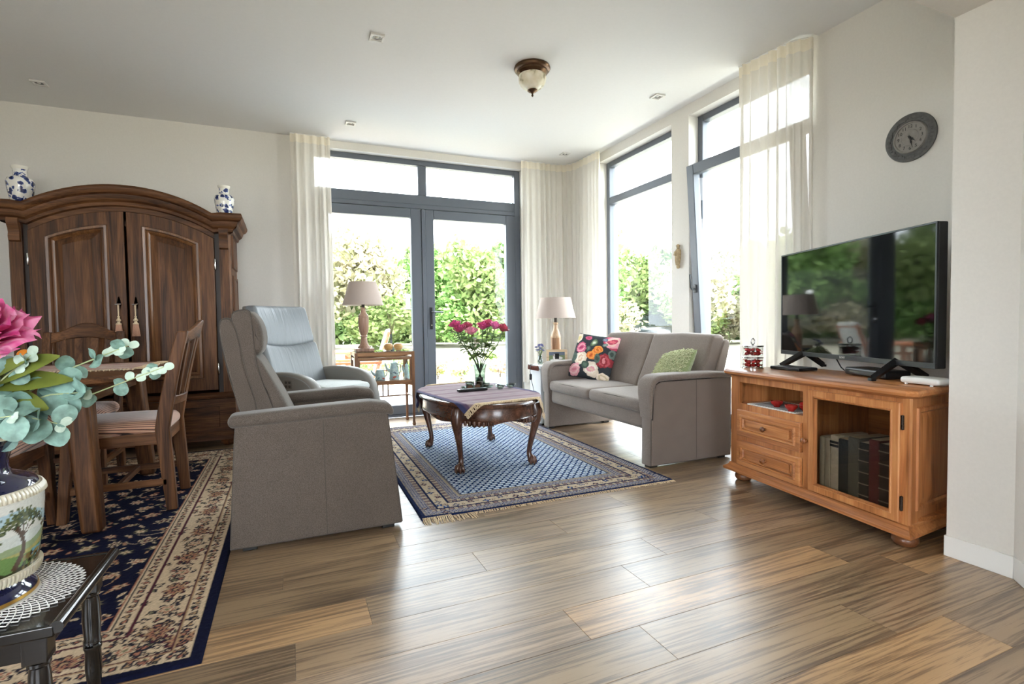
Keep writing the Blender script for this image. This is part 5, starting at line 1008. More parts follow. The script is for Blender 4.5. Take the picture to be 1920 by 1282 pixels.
def tvl(x, y, z): return (tm.x+x*cos(RT)-y*sin(RT), tm.y+x*sin(RT)+y*cos(RT), z)
t = thing('set_top_box', 'black set top box lying under the television', 'box', tvl(0.22, 0.02, 0.6955), RT)
MB().soft(-0.14, 0.14, -0.07, 0.07, 0.004, 0.042, 0.01, n=3).build('case', M_black, t, smooth=60); MB().box(-0.1, -0.03, -0.0706, -0.069, 0.018, 0.026).build('display', plain('display_dark', '#4c4a44', 0.2), t)
for x in (-0.11, 0.11): MB().box(x-0.012, x+0.012, -0.04, 0.04, 0, 0.005).build('rubber_foot', M_foot, t)
t = thing('router', 'flat white network box at the right end of the television stand', 'router', loc(0.475, 0.20, 0.6955), RS)
MB().soft(-0.085, 0.085, -0.05, 0.05, 0.006, 0.034, 0.012, (0, 0, 0.003), 4).build('case', plain('white_plastic', '#dcdcd8', 0.35), t, smooth=180)
for x in (-0.06, 0.05): MB().box(x-0.004, x+0.004, -0.045, -0.035, 0, 0.012).box(x-0.004, x+0.004, 0.03, 0.04, 0, 0.012).build('stub_foot', plain('white_plastic', '#dcdcd8', 0.35), t)
t = thing('media_player', 'slim black player at the left end of the stand behind the sweet jar', 'media player', loc(-0.42, 0.26, 0.6955), RS)
MB().soft(-0.02, 0.20, -0.07, 0.07, 0, 0.018, 0.006, n=3).build('case', M_black, t, smooth=60); MB().box(0.02, 0.12, -0.0705, -0.068, 0.006, 0.012).build('slot', plain('display_dark', '#4c4a44', 0.2), t)
t = thing('television_cable', 'thin black cable looping from the television to the set top box', 'cable', tvl(-0.05, 0.05, 0.6955), RT)
MB().tube([(-0.1, 0.0, 0.10), (-0.08, 0.01, 0.06), (-0.06, 0.02, 0.02), (-0.03, 0.02, 0.004), (0.05, 0.03, 0.004), (0.12, 0.02, 0.012)], 0.0035, 6).build('cable', M_black, t, smooth=60)
# sweet jar
JX, JY = -0.505, 0.12; p = loc(JX, JY, 0.6955)
t = thing('sweet_jar', 'two tier round glass jar filled with red wrapped sweets', 'jar', p)
M_jar = glass_thin('jar_glass', (0.95, 0.96, 0.96), 1.4, 1.5)
for z in (0.004, 0.075):
    MB().lathe([(0, z), (0.058, z), (0.06, z+0.003), (0.06, z+0.062), (0.057, z+0.062), (0.057, z+0.006), (0, z+0.005)], 28).build('tier', M_jar, t, smooth=40); MB().lathe([(0.0605, z+0.058), (0.063, z+0.06), (0.063, z+0.066), (0.0605, z+0.068), (0.055, z+0.068), (0.0, z+0.068)], 28).build('metal_band', M_chrome, t, smooth=40)
MB().lathe([(0.0605, 0), (0.064, 0.001), (0.064, 0.008), (0.0605, 0.01)], 28, cap=False).build('base_ring', M_chrome, t, smooth=40); MB().tube([(0.0, 0, 0.145), (-0.012, 0, 0.155), (-0.014, 0, 0.175), (0, 0, 0.187), (0.014, 0, 0.175), (0.012, 0, 0.155), (0, 0, 0.145)], 0.004, 8).build('loop_handle', M_chrome, t, smooth=60)
cm = None; M_foil = plain('red_foil', '#a3201e', 0.25, 0.5, var=0.2, bmp=0.3, scale=150)
for zz in (0.012, 0.034, 0.083, 0.105):
    for i in range(7):
        a = i*2*pi/7+zz*40; r = 0.033 if i else 0.0; q = (p[0]+r*cos(a), p[1]+r*sin(a), 0.6955+zz+0.009)
        if cm is None: o = MB().soft(-0.014, 0.014, -0.010, 0.010, -0.010, 0.010, 0.008, n=1).prism([(-0.026, -0.009), (-0.013, 0), (-0.026, 0.009)], -0.002, 0.002, 'z').prism([(0.026, -0.009), (0.013, 0), (0.026, 0.009)], -0.002, 0.002, 'z').build('wrapped_sweet', M_foil, smooth=60); cm = o.data
        else: o = bpy.data.objects.new('wrapped_sweet', cm); COL.objects.link(o)
        o.location = q; o.rotation_euler = (random.uniform(-.4, .4), random.uniform(-.4, .4), random.uniform(0, 6)); tag(o, 'red foil wrapped sweet in the %s tier of the round glass jar' % ('lower' if zz < 0.06 else 'upper'), 'sweet', 'sweets in the glass jar')

# ------------------------------------------------------------ clock and figurine
M_pew = plain('pewter', '#5a5a59', 0.45, 0.4, var=0.2, bmp=0.25, scale=60); M_pewl = plain('pewter_light', '#8a8682', 0.4, 0.3, var=0.1, scale=40)
ck = thing('wall_clock', 'round pewter plate clock hanging on the wall above the television', 'clock', (XR, 1.80, 2.0)); Mx = Matrix.Rotation(-pi/2, 4, 'Y')
MB().lathe([(0, 0), (0.128, 0), (0.132, 0.006), (0.130, 0.012), (0.122, 0.014), (0.092, 0.009), (0.086, 0.012), (0.084, 0.016)], 64, M=Mx, cap=False).build('plate_rim', M_pew, ck, smooth=30)
MB().lathe([(0.087, 0.012), (0.083, 0.018), (0.078, 0.018), (0.076, 0.012)], 64, M=Mx, cap=False).build('inner_ring', M_pewl, ck, smooth=30)
MB().lathe([(0.077, 0.0125), (0.045, 0.0125), (0.042, 0.0145), (0.0, 0.0145)], 48, M=Mx, cap=False).build('dial', M_pewl, ck, smooth=30)
M_ink = plain('clock_ink', '#232221', 0.5)
for h in range(1, 13):
    a = h*pi/6; text_mesh('numeral', str(h), 0.025, M_ink, ck, (-0.0128, -sin(a)*0.060, cos(a)*0.060), (pi/2, 0, -pi/2))
k = MB()
for i in range(40):
    a = 2*pi*i/40; r = 0.109; s = 0.006+0.003*(i % 3); k.soft(-0.014, -0.009, -sin(a)*r-s, -sin(a)*r+s, cos(a)*r-s*0.8, cos(a)*r+s*0.8, 0.002, n=1)
k.build('relief', M_pew, ck)
def hand(nm, a, l, w):
    d = (-sin(a), cos(a)); q = (d[1], -d[0]); pts = [(-0.012, w), (0.3*l, w*1.4), (0.45*l, w*3), (0.62*l, w), (l, 0.0006)]
    pl = [(d[0]*s+q[0]*v, d[1]*s+q[1]*v) for s, v in pts]+[(d[0]*s-q[0]*v, d[1]*s-q[1]*v) for s, v in pts[::-1]]; MB().prism(pl, -0.0185, -0.017, 'x').build(nm, M_black, ck)
hand('hour_hand', rad(132), 0.040, 0.0022); hand('minute_hand', rad(165), 0.062, 0.0016); MB().lathe([(0.006, 0.014), (0.006, 0.02), (0, 0.021)], 16, M=Mx).build('hub', M_black, ck)
fg = thing('wall_figurine', 'small carved wooden figurine on the pillar between the windows', 'figurine', (XR, 3.665, 1.46)); M_carv = plain('carved_wood', '#ab9674', 0.6, var=0.25, bmp=0.4, scale=45)
MB().lathe([(0, 0), (0.014, 0.003), (0.02, 0.02), (0.015, 0.035), (0.02, 0.05), (0.027, 0.09), (0.03, 0.13), (0.031, 0.155), (0.024, 0.172), (0.012, 0.178), (0, 0.18)], 18, (-0.018, 0, 0), sx=0.7).build('robe', M_carv, fg, smooth=60)
MB().soft(-0.032, -0.006, -0.013, 0.013, 0.175, 0.212, 0.012, n=3).lathe([(0.02, 0.2), (0.017, 0.207), (0.008, 0.215), (0, 0.216)], 14, (-0.018, 0, 0)).build('head', M_carv, fg, smooth=60)
MB().tube([(-0.022, 0.026, 0.155), (-0.042, 0.022, 0.125), (-0.044, 0.0, 0.13)], [0.009, 0.009, 0.008], 8).tube([(-0.022, -0.026, 0.155), (-0.042, -0.02, 0.118), (-0.044, 0.004, 0.122)], [0.009, 0.009, 0.008], 8).soft(-0.052, -0.034, -0.004, 0.02, 0.125, 0.155, 0.008, n=2).build('arms', M_carv, fg, smooth=60)
k = MB()
for i in range(6): y = -0.02+0.008*i; k.tube([(-0.035, y, 0.12), (-0.036+0.002*(i % 2), y*0.9, 0.07), (-0.03, y*0.7, 0.03)], 0.003, 5)
k.build('drapery', M_carv, fg, smooth=60)

# ------------------------------------------------------------ rugs: pile colour woven per knot
def motif(C, X0, Y0, res, cx, cy, r, cols, petals, rot, sq=1.0):
    n = int(r*1.3/res)+2; i0, j0 = int((cx-X0)/res), int((cy-Y0)/res); a, b, c, d = max(0, i0-n), min(C.shape[0], i0+n), max(0, j0-n), min(C.shape[1], j0+n)
    if a >= b or c >= d: return
    u, v = np.meshgrid(X0+np.arange(a, b)*res-cx, Y0+np.arange(c, d)*res-cy, indexing='ij'); u2 = u*cos(rot)+v*sin(rot); v2 = (-u*sin(rot)+v*cos(rot))/sq
    th = np.arctan2(v2, u2); k = np.hypot(u2, v2)/(r*(0.78+0.22*np.cos(petals*th)))
    for i, cc in enumerate(cols): C[a:b, c:d][k < 1-i/len(cols)] = cc
def vine(C, X0, Y0, res, pts, w, col):
    for (x, y) in pts:
        i, j = int((x-X0)/res), int((y-Y0)/res); q = max(1, int(w/res))
        if i >= 0 and j >= 0: C[max(0, i):i+q, max(0, j):j+q] = col
def rug(name, label, loc_, rz, hw, hl, res, painter, z=0.009, fringe=None, M=None, wave=0.0):
    nx, ny = int(2*hw/res)+1, int(2*hl/res)+1; X, Y = np.meshgrid(np.linspace(-hw, hw, nx), np.linspace(-hl, hl, ny), indexing='ij'); C = painter(X, Y, res)
    C = np.clip(C*(1+0.10*rng.standard_normal((nx, ny, 1))), 0.004, 1); Z = np.full_like(X, z)+0.0008*rng.standard_normal(X.shape)
    if wave: Z += wave*np.exp(-((X+hw)**2+(Y+hl-0.0)**2)/0.03)
    e = (np.abs(X) > hw-res*0.6) | (np.abs(Y) > hl-res*0.6); Z[e] = 0.001
    t = thing(name, label, 'rug', loc_, rz); A = np.concatenate([C.reshape(-1, 3), np.ones((nx*ny, 1))], 1)
    grid_obj('pile', np.stack([X.ravel(), Y.ravel(), Z.ravel()], 1), nx, ny, attr_mat('wool_pile', rough=0.97, bmp=0.4, scale=420, spec=0.1), t, A); return t
def paint_big(X, Y, res):
    hw, hl = X[-1, 0], Y[0, -1]; d = np.minimum(hw-np.abs(X), hl-np.abs(Y)); C = np.zeros(X.shape+(3,)); navy, cream, tan, burg, rose, sage, ink = [lin(c) for c in ('#12152c', '#cbb69a', '#a88b6c', '#4c2430', '#a5705c', '#77735a', '#2a2832')]
    X0, Y0 = X[0, 0], Y[0, 0]; r = random.Random(3); C[:] = navy
    ff = lambda: r.choice([[cream, tan, rose, cream], [rose, cream, tan, burg], [cream, rose, cream], [tan, cream, burg], [sage, cream, tan], [cream, sage, burg, cream]])
    for _ in range(150):
        x, y = r.uniform(X0, -X0), r.uniform(Y0, -Y0); a = r.uniform(0, 6.28); pts = []; 
        for i in range(60): x += 0.006*cos(a); y += 0.006*sin(a); a += 0.075; pts.append((x, y))
        vine(C, X0, Y0, res, pts, 0.0055, r.choice([tan, sage, cream*0.8]))
    for _ in range(1000): motif(C, X0, Y0, res, r.uniform(X0, -X0), r.uniform(Y0, -Y0), r.uniform(0.013, 0.024), r.choice([[rose, tan], [sage, cream], [tan, rose], [cream, tan]]), r.choice([1, 2]), r.uniform(0, 6), 0.55)
    for i in range(-8, 9):
        for j in range(-12, 13): motif(C, X0, Y0, res, i*0.125+(0.062 if j % 2 else 0)+r.uniform(-.015, .015), j*0.125+r.uniform(-.015, .015), r.uniform(0.036, 0.062), [ink]+ff(), r.choice([5, 6, 7, 8]), r.uniform(0, 6), r.uniform(0.65, 1))
    B = np.zeros_like(C); B[:] = cream
    def along(off, step, fn):
        for s in (-1, 1):
            n = int(2*hl/step)
            for i in range(n): fn(B, s*(hw-off), -hl+(i+0.5)*2*hl/n, i, pi/2)
            n = int(2*hw/step)
            for i in range(n): fn(B, -hw+(i+0.5)*2*hw/n, s*(hl-off), i, 0)
    def big(B_, x, y, i, a):
        if i % 2: motif(B_, X0, Y0, res, x, y, 0.060, [burg, tan, rose, ink, tan], 8, a, 0.8)
        else: motif(B_, X0, Y0, res, x, y, 0.045, [ink, cream, rose, cream, sage], 5, a+0.6, 0.9)
    def sm(B_, x, y, i, a): motif(B_, X0, Y0, res, x+r.uniform(-.03, .03), y+r.uniform(-.03, .03), r.uniform(0.014, 0.024), [ink, r.choice([tan, rose, sage, cream])], r.choice([3, 4, 5]), r.uniform(0, 6), 0.8)
    def gd(B_, x, y, i, a): motif(B_, X0, Y0, res, x, y, 0.019, [ink, rose if i % 2 else tan], 4 if i % 2 else 3, a+i, 0.75)
    for _ in range(3): along(0.155, 0.045, sm)
    for o in (0.10, 0.21): along(o, 0.05, sm)
    along(0.155, 0.145, big); along(0.064, 0.036, gd); along(0.272, 0.036, gd)
    w = d < 0.312; C[w] = B[w]
    for a, b, c in ((0, 0.036, navy), (0.036, 0.042, cream), (0.084, 0.097, burg), (0.088, 0.092, tan), (0.234, 0.247, burg), (0.238, 0.242, tan), (0.296, 0.301, ink), (0.306, 0.312, rose)): C[(d >= a) & (d < b)] = c
    return C
rug('persian_rug', 'large navy and cream persian rug under the dining table', (-1.31, 3.255, 0), 0, 1.045, 1.505, 0.0055, paint_big)
def paint_blue(X, Y, res):
    hw, hl = X[-1, 0], Y[0, -1]; d = np.minimum(hw-np.abs(X), hl-np.abs(Y)); C = np.zeros(X.shape+(3,)); navy, blue, ice, lil, cream, rust, grey = [lin(c) for c in ('#0f1d42', '#20528f', '#c4d0d8', '#83838f', '#b9aa94', '#6c4f4c', '#8d8a8c')]
    X0, Y0 = X[0, 0], Y[0, 0]; r = random.Random(5); p = 0.050; row = np.floor(Y/(p*0.62)); u = ((X+(row % 2)*p/2)/p) % 1-0.5; v = (Y/(p*0.62)) % 1-0.5
    C[:] = navy; k = np.hypot(u*1.0, v*0.92+0.25*u*u); C[k < 0.44] = blue; C[k < 0.37] = ice; C[(k < 0.20)] = ice*0.9; C[(k < 0.09)] = blue*1.6
    B = np.zeros_like(C); B[:] = lil; t = np.where(hw-np.abs(X) < hl-np.abs(Y), Y, X)
    def band(a, b, c): B[(d >= a) & (d < b)] = c
    band(0, 0.024, navy); band(0.024, 0.034, cream*0.75); band(0.03, 0.075, lil); band(0.075, 0.105, rust*0.8+grey*0.3); band(0.105, 0.115, navy); band(0.115, 0.185, cream); band(0.185, 0.195, navy); band(0.195, 0.225, rust*0.8+grey*0.3); band(0.225, 0.27, lil); band(0.27, 0.285, cream*0.7); band(0.285, 0.297, lil*0.5)
    z = ((d > 0.03) & (d < 0.075)) | ((d > 0.225) & (d < 0.27)); B[z & (np.sin(t*2*pi/0.022)*np.sin((d-0.03)*2*pi/0.03) > 0.35)] = navy*1.6; B[z & (np.sin(t*2*pi/0.022+2)*np.cos((d-0.03)*2*pi/0.03) > 0.6)] = cream
    z = ((d > 0.075) & (d < 0.105)) | ((d > 0.195) & (d < 0.225)); B[z & (np.sin(t*2*pi/0.05) > 0.3)] = cream*0.85; B[z & (np.abs(np.sin(t*2*pi/0.05)) < 0.25)] = navy
    z = (d > 0.024) & (d < 0.034); B[z & (np.sin(t*2*pi/0.02) > 0)] = lil*0.6
    for s in (-1, 1):
        for L_, ax in ((hl, 1), (hw, 0)):
            n = int(2*L_/0.085)
            for i in range(n):
                q = -L_+(i+0.5)*2*L_/n; o = 0.15+0.012*(1 if i % 2 else -1); x, y = (s*(hw-o), q) if ax else (q, s*(hl-o)); motif(B, X0, Y0, res, x, y, 0.026, [navy, [rust, blue, lil][i % 3], cream], 4, i*0.8, 0.8)
                motif(B, X0, Y0, res, x+(0 if ax else 0.04), y+(0.04 if ax else 0), 0.013, [rust*0.7, cream], 3, i, 0.8)
    w = d < 0.297; C[w] = B[w]; return C
br = rug('blue_rug', 'blue rug with a lattice of pale ovals under the oval coffee table', (1.405, 3.77, 0), rad(-0.8), 0.795, 1.22, 0.0042, paint_blue, 0.008, wave=0.010)
for s in (-1, 1):
    k = MB()
    for i in range(260):
        x = -0.79+1.58*i/259; dx = random.uniform(-0.012, 0.012); l = random.uniform(0.03, 0.05)
        if s < 0: l = l*1.5 if i < 45 else l*0.45
        k.tube([(x, s*1.218, 0.006+(0.008 if i < 25 and s < 0 else 0)), (x+dx*0.5, s*(1.22+l*0.5), 0.005), (x+dx, s*(1.22+l), 0.002)], 0.0022, 4)
    k.build('fringe', M_cream, br)
t = thing('door_mat', 'flat grey mat lying inside the terrace door', 'mat', (1.95, 5.24, 0.0)); MB().soft(-0.47, 0.47, -0.235, 0.235, 0.0, 0.006, 0.003, n=3).build('mat', fabric('grey_mat', '#5b5f66', '#80848a', 300), t); MB().box(-0.47, 0.47, -0.235, -0.225, 0.0055, 0.007).box(-0.47, 0.47, 0.225, 0.235, 0.0055, 0.007).build('binding', plain('mat_edge', '#44474c', 0.9), t)
# ------------------------------------------------------------ black side table, doily, painted vase and bouquet
M_blk = plain('black_lacquer', '#0e0f11', 0.16, coat=0.5, bmp=0.02, scale=40)
STZ = 0.385; st_ = thing('side_table', 'small black lacquered side table with turned legs, at the lower left', 'side table', (-0.745, 1.545, 0))
MB().box(-0.275, 0.275, -0.185, 0.185, STZ-0.022, STZ-0.002).build('table_top', M_blk, st_, bevel=0.004)
for s in (-1, 1): MB().tube([(s*0.283, -0.195, STZ-0.006), (s*0.283, 0.195, STZ-0.006)], 0.013, 14).build('rim_bar', M_blk, st_, smooth=50); MB().box(-0.28, 0.28, s*0.188-0.008, s*0.188+0.008, STZ-0.026, STZ).build('edge_strip', M_blk, st_, bevel=0.004)
for s in (-1, 1): MB().box(-0.23, 0.23, s*0.15-0.008, s*0.15+0.008, STZ-0.085, STZ-0.022).build('apron', M_blk, st_, bevel=0.002); MB().box(s*0.235-0.008, s*0.235+0.008, -0.14, 0.14, STZ-0.085, STZ-0.022).build('apron', M_blk, st_, bevel=0.002)
for sx in (-1, 1):
    for sy in (-1, 1):
        x, y = sx*0.238, sy*0.155; l = MB().lathe([(0.0, 0.001), (0.012, 0.001), (0.014, 0.02), (0.011, 0.03), (0.015, 0.04), (0.019, 0.09), (0.018, 0.14), (0.0205, 0.145), (0.0205, 0.152), (0.017, 0.156), (0.0205, 0.16), (0.0205, 0.167), (0.018, 0.172), (0.021, 0.22), (0.019, 0.27), (0.0165, 0.285), (0.021, 0.29), (0.021, 0.297), (0.015, 0.3), (0, 0.3)], 20, (x, y, 0)).build('leg', M_blk, st_, smooth=40)
        MB().box(x-0.022, x+0.022, y-0.022, y+0.022, 0.299, STZ-0.02).build('leg_block', M_blk, l, bevel=0.002)
VX, VY = -0.692, 1.545
t = thing('crochet_doily', 'round white crochet doily on the black side table', 'doily', (VX+0.02, VY-0.005, STZ-0.001)); k = MB(); R = 0.195; rows = [0.115, 0.13, 0.142, 0.154, 0.166, 0.178, 0.19]
nd = 64; k.lathe([(0.0, 0.002), (0.115, 0.002), (0.115, 0.0035), (0.0, 0.0035)], 40)
for i in range(nd):
    for s in (-1, 1): k.tube([(r*cos(2*pi*(i+s*j*0.55)/nd), r*sin(2*pi*(i+s*j*0.55)/nd), 0.0025) for j, r in enumerate(rows)], 0.0011, 4, cap=False)
    a = 2*pi*(i+0.5)/nd; k.tube([(0.188*cos(a-0.04), 0.188*sin(a-0.04), 0.0025), (0.197*cos(a), 0.197*sin(a), 0.0025), (0.188*cos(a+0.04), 0.188*sin(a+0.04), 0.0025)], 0.0013, 4, cap=False)
k.build('crochet', plain('cotton_white', '#dcdcda', 0.95), t)
vz = STZ+0.0035; pv = thing('painted_vase', 'large navy porcelain vase with a painted landscape on the black side table', 'vase', (VX, VY, vz))
M_navy = plain('cobalt_glaze', '#12163f', 0.08, coat=0.6); M_gold = plain('gold_line', '#b08a44', 0.3, 0.9); M_ivory = plain('ivory_glaze', '#cfc8b4', 0.2)
MB().lathe([(0.0, 0.0), (0.126, 0.0), (0.128, 0.004), (0.125, 0.012), (0.112, 0.026), (0.104, 0.036), (0.104, 0.046)], 56).build('foot', M_navy, pv, smooth=40); MB().lathe([(0.1265, 0.0), (0.1295, 0.003), (0.1275, 0.009)], 56).build('gold_line', M_gold, pv, smooth=40)
def beads(z0, r0, z1, r1, n=96):
    k = MB()
    for i in range(n): a = 2*pi*i/n; k.tube([(r0*cos(a), r0*sin(a), z0), ((r0+r1)/2*cos(a)*1.015, (r0+r1)/2*sin(a)*1.015, (z0+z1)/2), (r1*cos(a), r1*sin(a), z1)], 0.0045, 5)
    return k
beads(0.046, 0.128, 0.066, 0.134).lathe([(0.10, 0.044), (0.127, 0.046), (0.132, 0.068)], 56).build('beaded_ring', M_ivory, pv, smooth=60)
nn_, nz = 260, 90; A_, Z_ = np.meshgrid(np.linspace(0, 2*pi, nn_), np.linspace(0, 1, nz), indexing='ij'); Rr = 0.130+0.016*np.sin(pi*0.5*Z_)
C = np.ones((nn_, nz, 4)); sky = lin('#c9d0cc')*(1-0.0*Z_[..., None])+0*Z_[..., None]; C[..., :3] = sky; C[(Z_ > 0.55), :3] = lin('#d6d8d2'); C[(np.abs(Z_-0.7+0.1*np.sin(A_*3)) < 0.07), :3] = lin('#a9c3cf')
hill = 0.38+0.08*np.sin(A_*2+1)+0.03*np.sin(A_*7); C[Z_ < hill, :3] = lin('#8fa07c'); C[Z_ < hill-0.10, :3] = lin('#a8a468'); C[Z_ < 0.27+0.04*np.sin(A_*5), :3] = lin('#6a8a52'); wtr = (Z_ < 0.25) & (Z_ > 0.12) & (np.sin(A_*3+0.7) > 0.15); C[wtr, :3] = lin('#6fa0ac'); C[Z_ < 0.10+0.05*np.sin(A_*4)+0.03*np.sin(A_*13), :3] = lin('#3a3a26')
rr = random.Random(2)
def dab(a, z, ra, rz_, col): C[((np.mod(A_-a+pi, 2*pi)-pi)/ra)**2+((Z_-z)/rz_)**2 < 1, :3] = col
for a0 in (5.85, 3.7, 1.6):
    for i in range(26): s = i/25; dab(a0+0.12*sin(s*3.2)-0.05, 0.08+0.55*s, 0.055*(1-0.6*s), 0.035, lin('#4d3a2a'))
    for b in range(5):
        for i in range(14): s = i/13; dab(a0+0.05+(b-2)*0.13*s, 0.5+0.28*s*(1-0.12*abs(b-2)), 0.012, 0.014, lin('#4a3828'))
    for i in range(260):
        q = rr.gauss(0, 0.26); dab(a0+0.05+q, 0.77-0.9*q*q+rr.gauss(0, 0.055), 0.022, 0.018, rr.choice([lin('#3c4a35'), lin('#55603f'), lin('#4a5544'), lin('#6c7450')]))
    for i in range(120): dab(a0+rr.uniform(0.1, 0.9), rr.uniform(0.02, 0.2), 0.03, 0.03, rr.choice([lin('#2d2a1c'), lin('#6a5a30'), lin('#8c8150'), lin('#4a5a2c')]))
    for i in range(40): dab(a0+0.75+rr.gauss(0, 0.08), rr.uniform(0.1, 0.95)*0.6, 0.03, 0.04, rr.choice([lin('#2f4a48'), lin('#4f6a50')]))
C[..., :3] *= 1+0.05*rng.standard_normal((nn_, nz, 1)); grid_obj('painted_body', np.stack([(Rr*np.cos(A_)).ravel(), (Rr*np.sin(A_)).ravel(), (0.066+0.165*Z_).ravel()], 1), nn_, nz, attr_mat('vase_painting', rough=0.12, coat=0.4), pv, np.clip(C, 0, 1).reshape(-1, 4))
beads(0.231, 0.147, 0.249, 0.140).lathe([(0.146, 0.229), (0.146, 0.238), (0.137, 0.252)], 56).build('beaded_ring', M_ivory, pv, smooth=60)
MB().lathe([(0.138, 0.25), (0.132, 0.262), (0.112, 0.272), (0.092, 0.28), (0.086, 0.292), (0.086, 0.31), (0.094, 0.335), (0.108, 0.355), (0.121, 0.368), (0.118, 0.37), (0.10, 0.352), (0.082, 0.30), (0.08, 0.26), (0, 0.25)], 56).build('neck', M_navy, pv, smooth=50)
MB().lathe([(0.119, 0.365), (0.124, 0.368), (0.124, 0.374), (0.117, 0.374)], 56, cap=False).build('gold_lip', plain('ivory_lip', '#d8cdb6', 0.2), pv, smooth=40)
MX, MY, MZ = VX, VY, vz+0.37
M_euc = plain('eucalyptus_leaf', '#78998e', 0.6, var=0.32, scale=2.5); M_euc2 = plain('eucalyptus_pale', '#b4c8b8', 0.6, var=0.1); M_est = plain('eucalyptus_stem', '#a9b68a', 0.6)
def round_leaf_mesh():
    v = [(0, 0, 0)]; f = []; n = 16
    for k in (0.5, 1.0):
        for i in range(n): a = 2*pi*i/n; x = 0.5-0.5*cos(a)*k+(0.0); x = 0.5+(x-0.5); y = 0.46*sin(a)*k; v.append((x, y, 0.10*abs(y)+0.06*sin(3*a)*k-0.10*(x-0.5)**2))
    v[0] = (0.5, 0, 0)
    f = [(0, 1+(i+1) % n, 1+i) for i in range(n)]+[(1+i, 1+(i+1) % n, 1+n+(i+1) % n, 1+n+i) for i in range(n)]; return v, f
lv, lf_ = round_leaf_mesh(); LM = {}
def add_leaf(parent, p, d, up, size, mat):
    d = Vector(d).normalized(); y = Vector(up).cross(d); y = y.normalized() if y.length > 1e-4 else Vector((0, 1, 0)); z = d.cross(y)
    if mat.name not in LM: o = obj('leaf', lv, lf_, mat, parent, smooth=180); LM[mat.name] = o.data
    else: o = bpy.data.objects.new('leaf', LM[mat.name]); COL.objects.link(o); o.parent = parent
    o.matrix_local = Matrix(((d.x, y.x, z.x, p[0]), (d.y, y.y, z.y, p[1]), (d.z, y.z, z.z, p[2]), (0, 0, 0, 1))) @ Matrix.Diagonal((size, size, size, 1))
R3 = random.Random(11)
def euca(label, pts, n, s0, s1, tipc=4):
    t = thing('eucalyptus_branch', label, 'eucalyptus', (MX, MY, MZ), 0, 'eucalyptus in the painted vase'); P = [Vector(p) for p in pts]
    def at(s):
        s *= len(P)-1; i = min(int(s), len(P)-2); return P[i].lerp(P[i+1], s-i)
    MB().tube([at(i/10) for i in range(11)], [0.0032-0.002*i/10 for i in range(11)], 6).build('stem', M_est, t, smooth=60)
    for i in range(n):
        s = 0.22+0.72*i/(n-1); p = at(s); d = (at(min(1, s+0.03))-at(s-0.03)).normalized(); sz = s0+(s1-s0)*i/(n-1)
        for q in (-1, 1):
            a = R3.uniform(0, pi); sd = d.cross(Vector((0, 0, 1))).normalized(); up = sd.cross(d); dirn = (sd*cos(a)+up*sin(a))*q+d*0.45; face = Vector((R3.uniform(-.4, .4), -1, R3.uniform(0.1, 0.7)))
            add_leaf(t, p, dirn, face, sz*R3.uniform(0.85, 1.12), M_euc)
    e = at(1); d = (at(1)-at(0.9)).normalized()
    for j in range(tipc):
        a = R3.uniform(0, 6.28); add_leaf(t, at(1-0.03*j), d+Vector((cos(a), sin(a)*0.4, sin(a)))*0.8, (0, -1, 0.3), 0.022, M_euc2)
euca('eucalyptus branch reaching far right over the dining table', [(0.0, 0, -0.02), (0.118, -0.03, 0.02), (0.245, -0.04, 0.08), (0.408, -0.04, 0.145)], 6, 0.050, 0.030, 6)
euca('eucalyptus branch rising to the upper right with small pale tips', [(0.0, 0, -0.02), (0.098, -0.03, 0.07), (0.225, -0.04, 0.15), (0.338, -0.04, 0.2)], 6, 0.052, 0.034, 6)
euca('short eucalyptus branch with large leaves right of the vase mouth', [(0.0, 0, -0.02), (0.088, -0.05, 0.052), (0.185, -0.06, 0.093), (0.253, -0.06, 0.095)], 6, 0.062, 0.058, 2)
euca('eucalyptus branch bending down over the vase rim', [(0.0, 0, -0.02), (0.068, -0.07, 0.042), (0.155, -0.09, 0.053), (0.223, -0.1, 0.03)], 6, 0.055, 0.056, 2)
euca('upright eucalyptus branch with pale tips in front of the peony', [(0.0, 0, -0.02), (0.048, -0.06, 0.06), (0.115, -0.08, 0.13), (0.173, -0.09, 0.185)], 5, 0.055, 0.035, 7)
euca('eucalyptus branch at the left edge of the bouquet', [(0.0, 0, -0.02), (0.018, -0.08, 0.05), (0.055, -0.1, 0.1), (0.083, -0.11, 0.145)], 6, 0.058, 0.045, 4)
euca('eucalyptus branch low at the front of the vase mouth', [(0.0, 0, -0.02), (0.038, -0.09, 0.032), (0.095, -0.12, 0.053), (0.153, -0.13, 0.06)], 5, 0.056, 0.054, 2)
def petal_mat():
    m, nt, b = nodes_of('peony_petal'); lw = N(nt, 'ShaderNodeTexNoise', Scale=16.0, Detail=3.0, Distortion=0.8); L(nt, coords(nt), lw.inputs[0]); L(nt, ramp(nt, lw.outputs[0], [(0.36, rgb('#b8246e')), (0.5, rgb('#d95a98')), (0.66, rgb('#efb0cc'))]), b.inputs['Base Color']); b.inputs['Roughness'].default_value = 0.6; b.inputs['Subsurface Weight'].default_value = 0.1; return m
M_pet = petal_mat()
t = thing('peony', 'large pink peony bloom at the left edge above the eucalyptus', 'peony', (MX, MY, MZ)); pc = Vector((0.072, -0.08, 0.258))
MB().tube([(0, 0, -0.02), (0.02, -0.04, 0.1), (pc.x, pc.y, pc.z-0.03)], 0.004, 8).build('stem', M_stem, t, smooth=60)
sd_ = 0
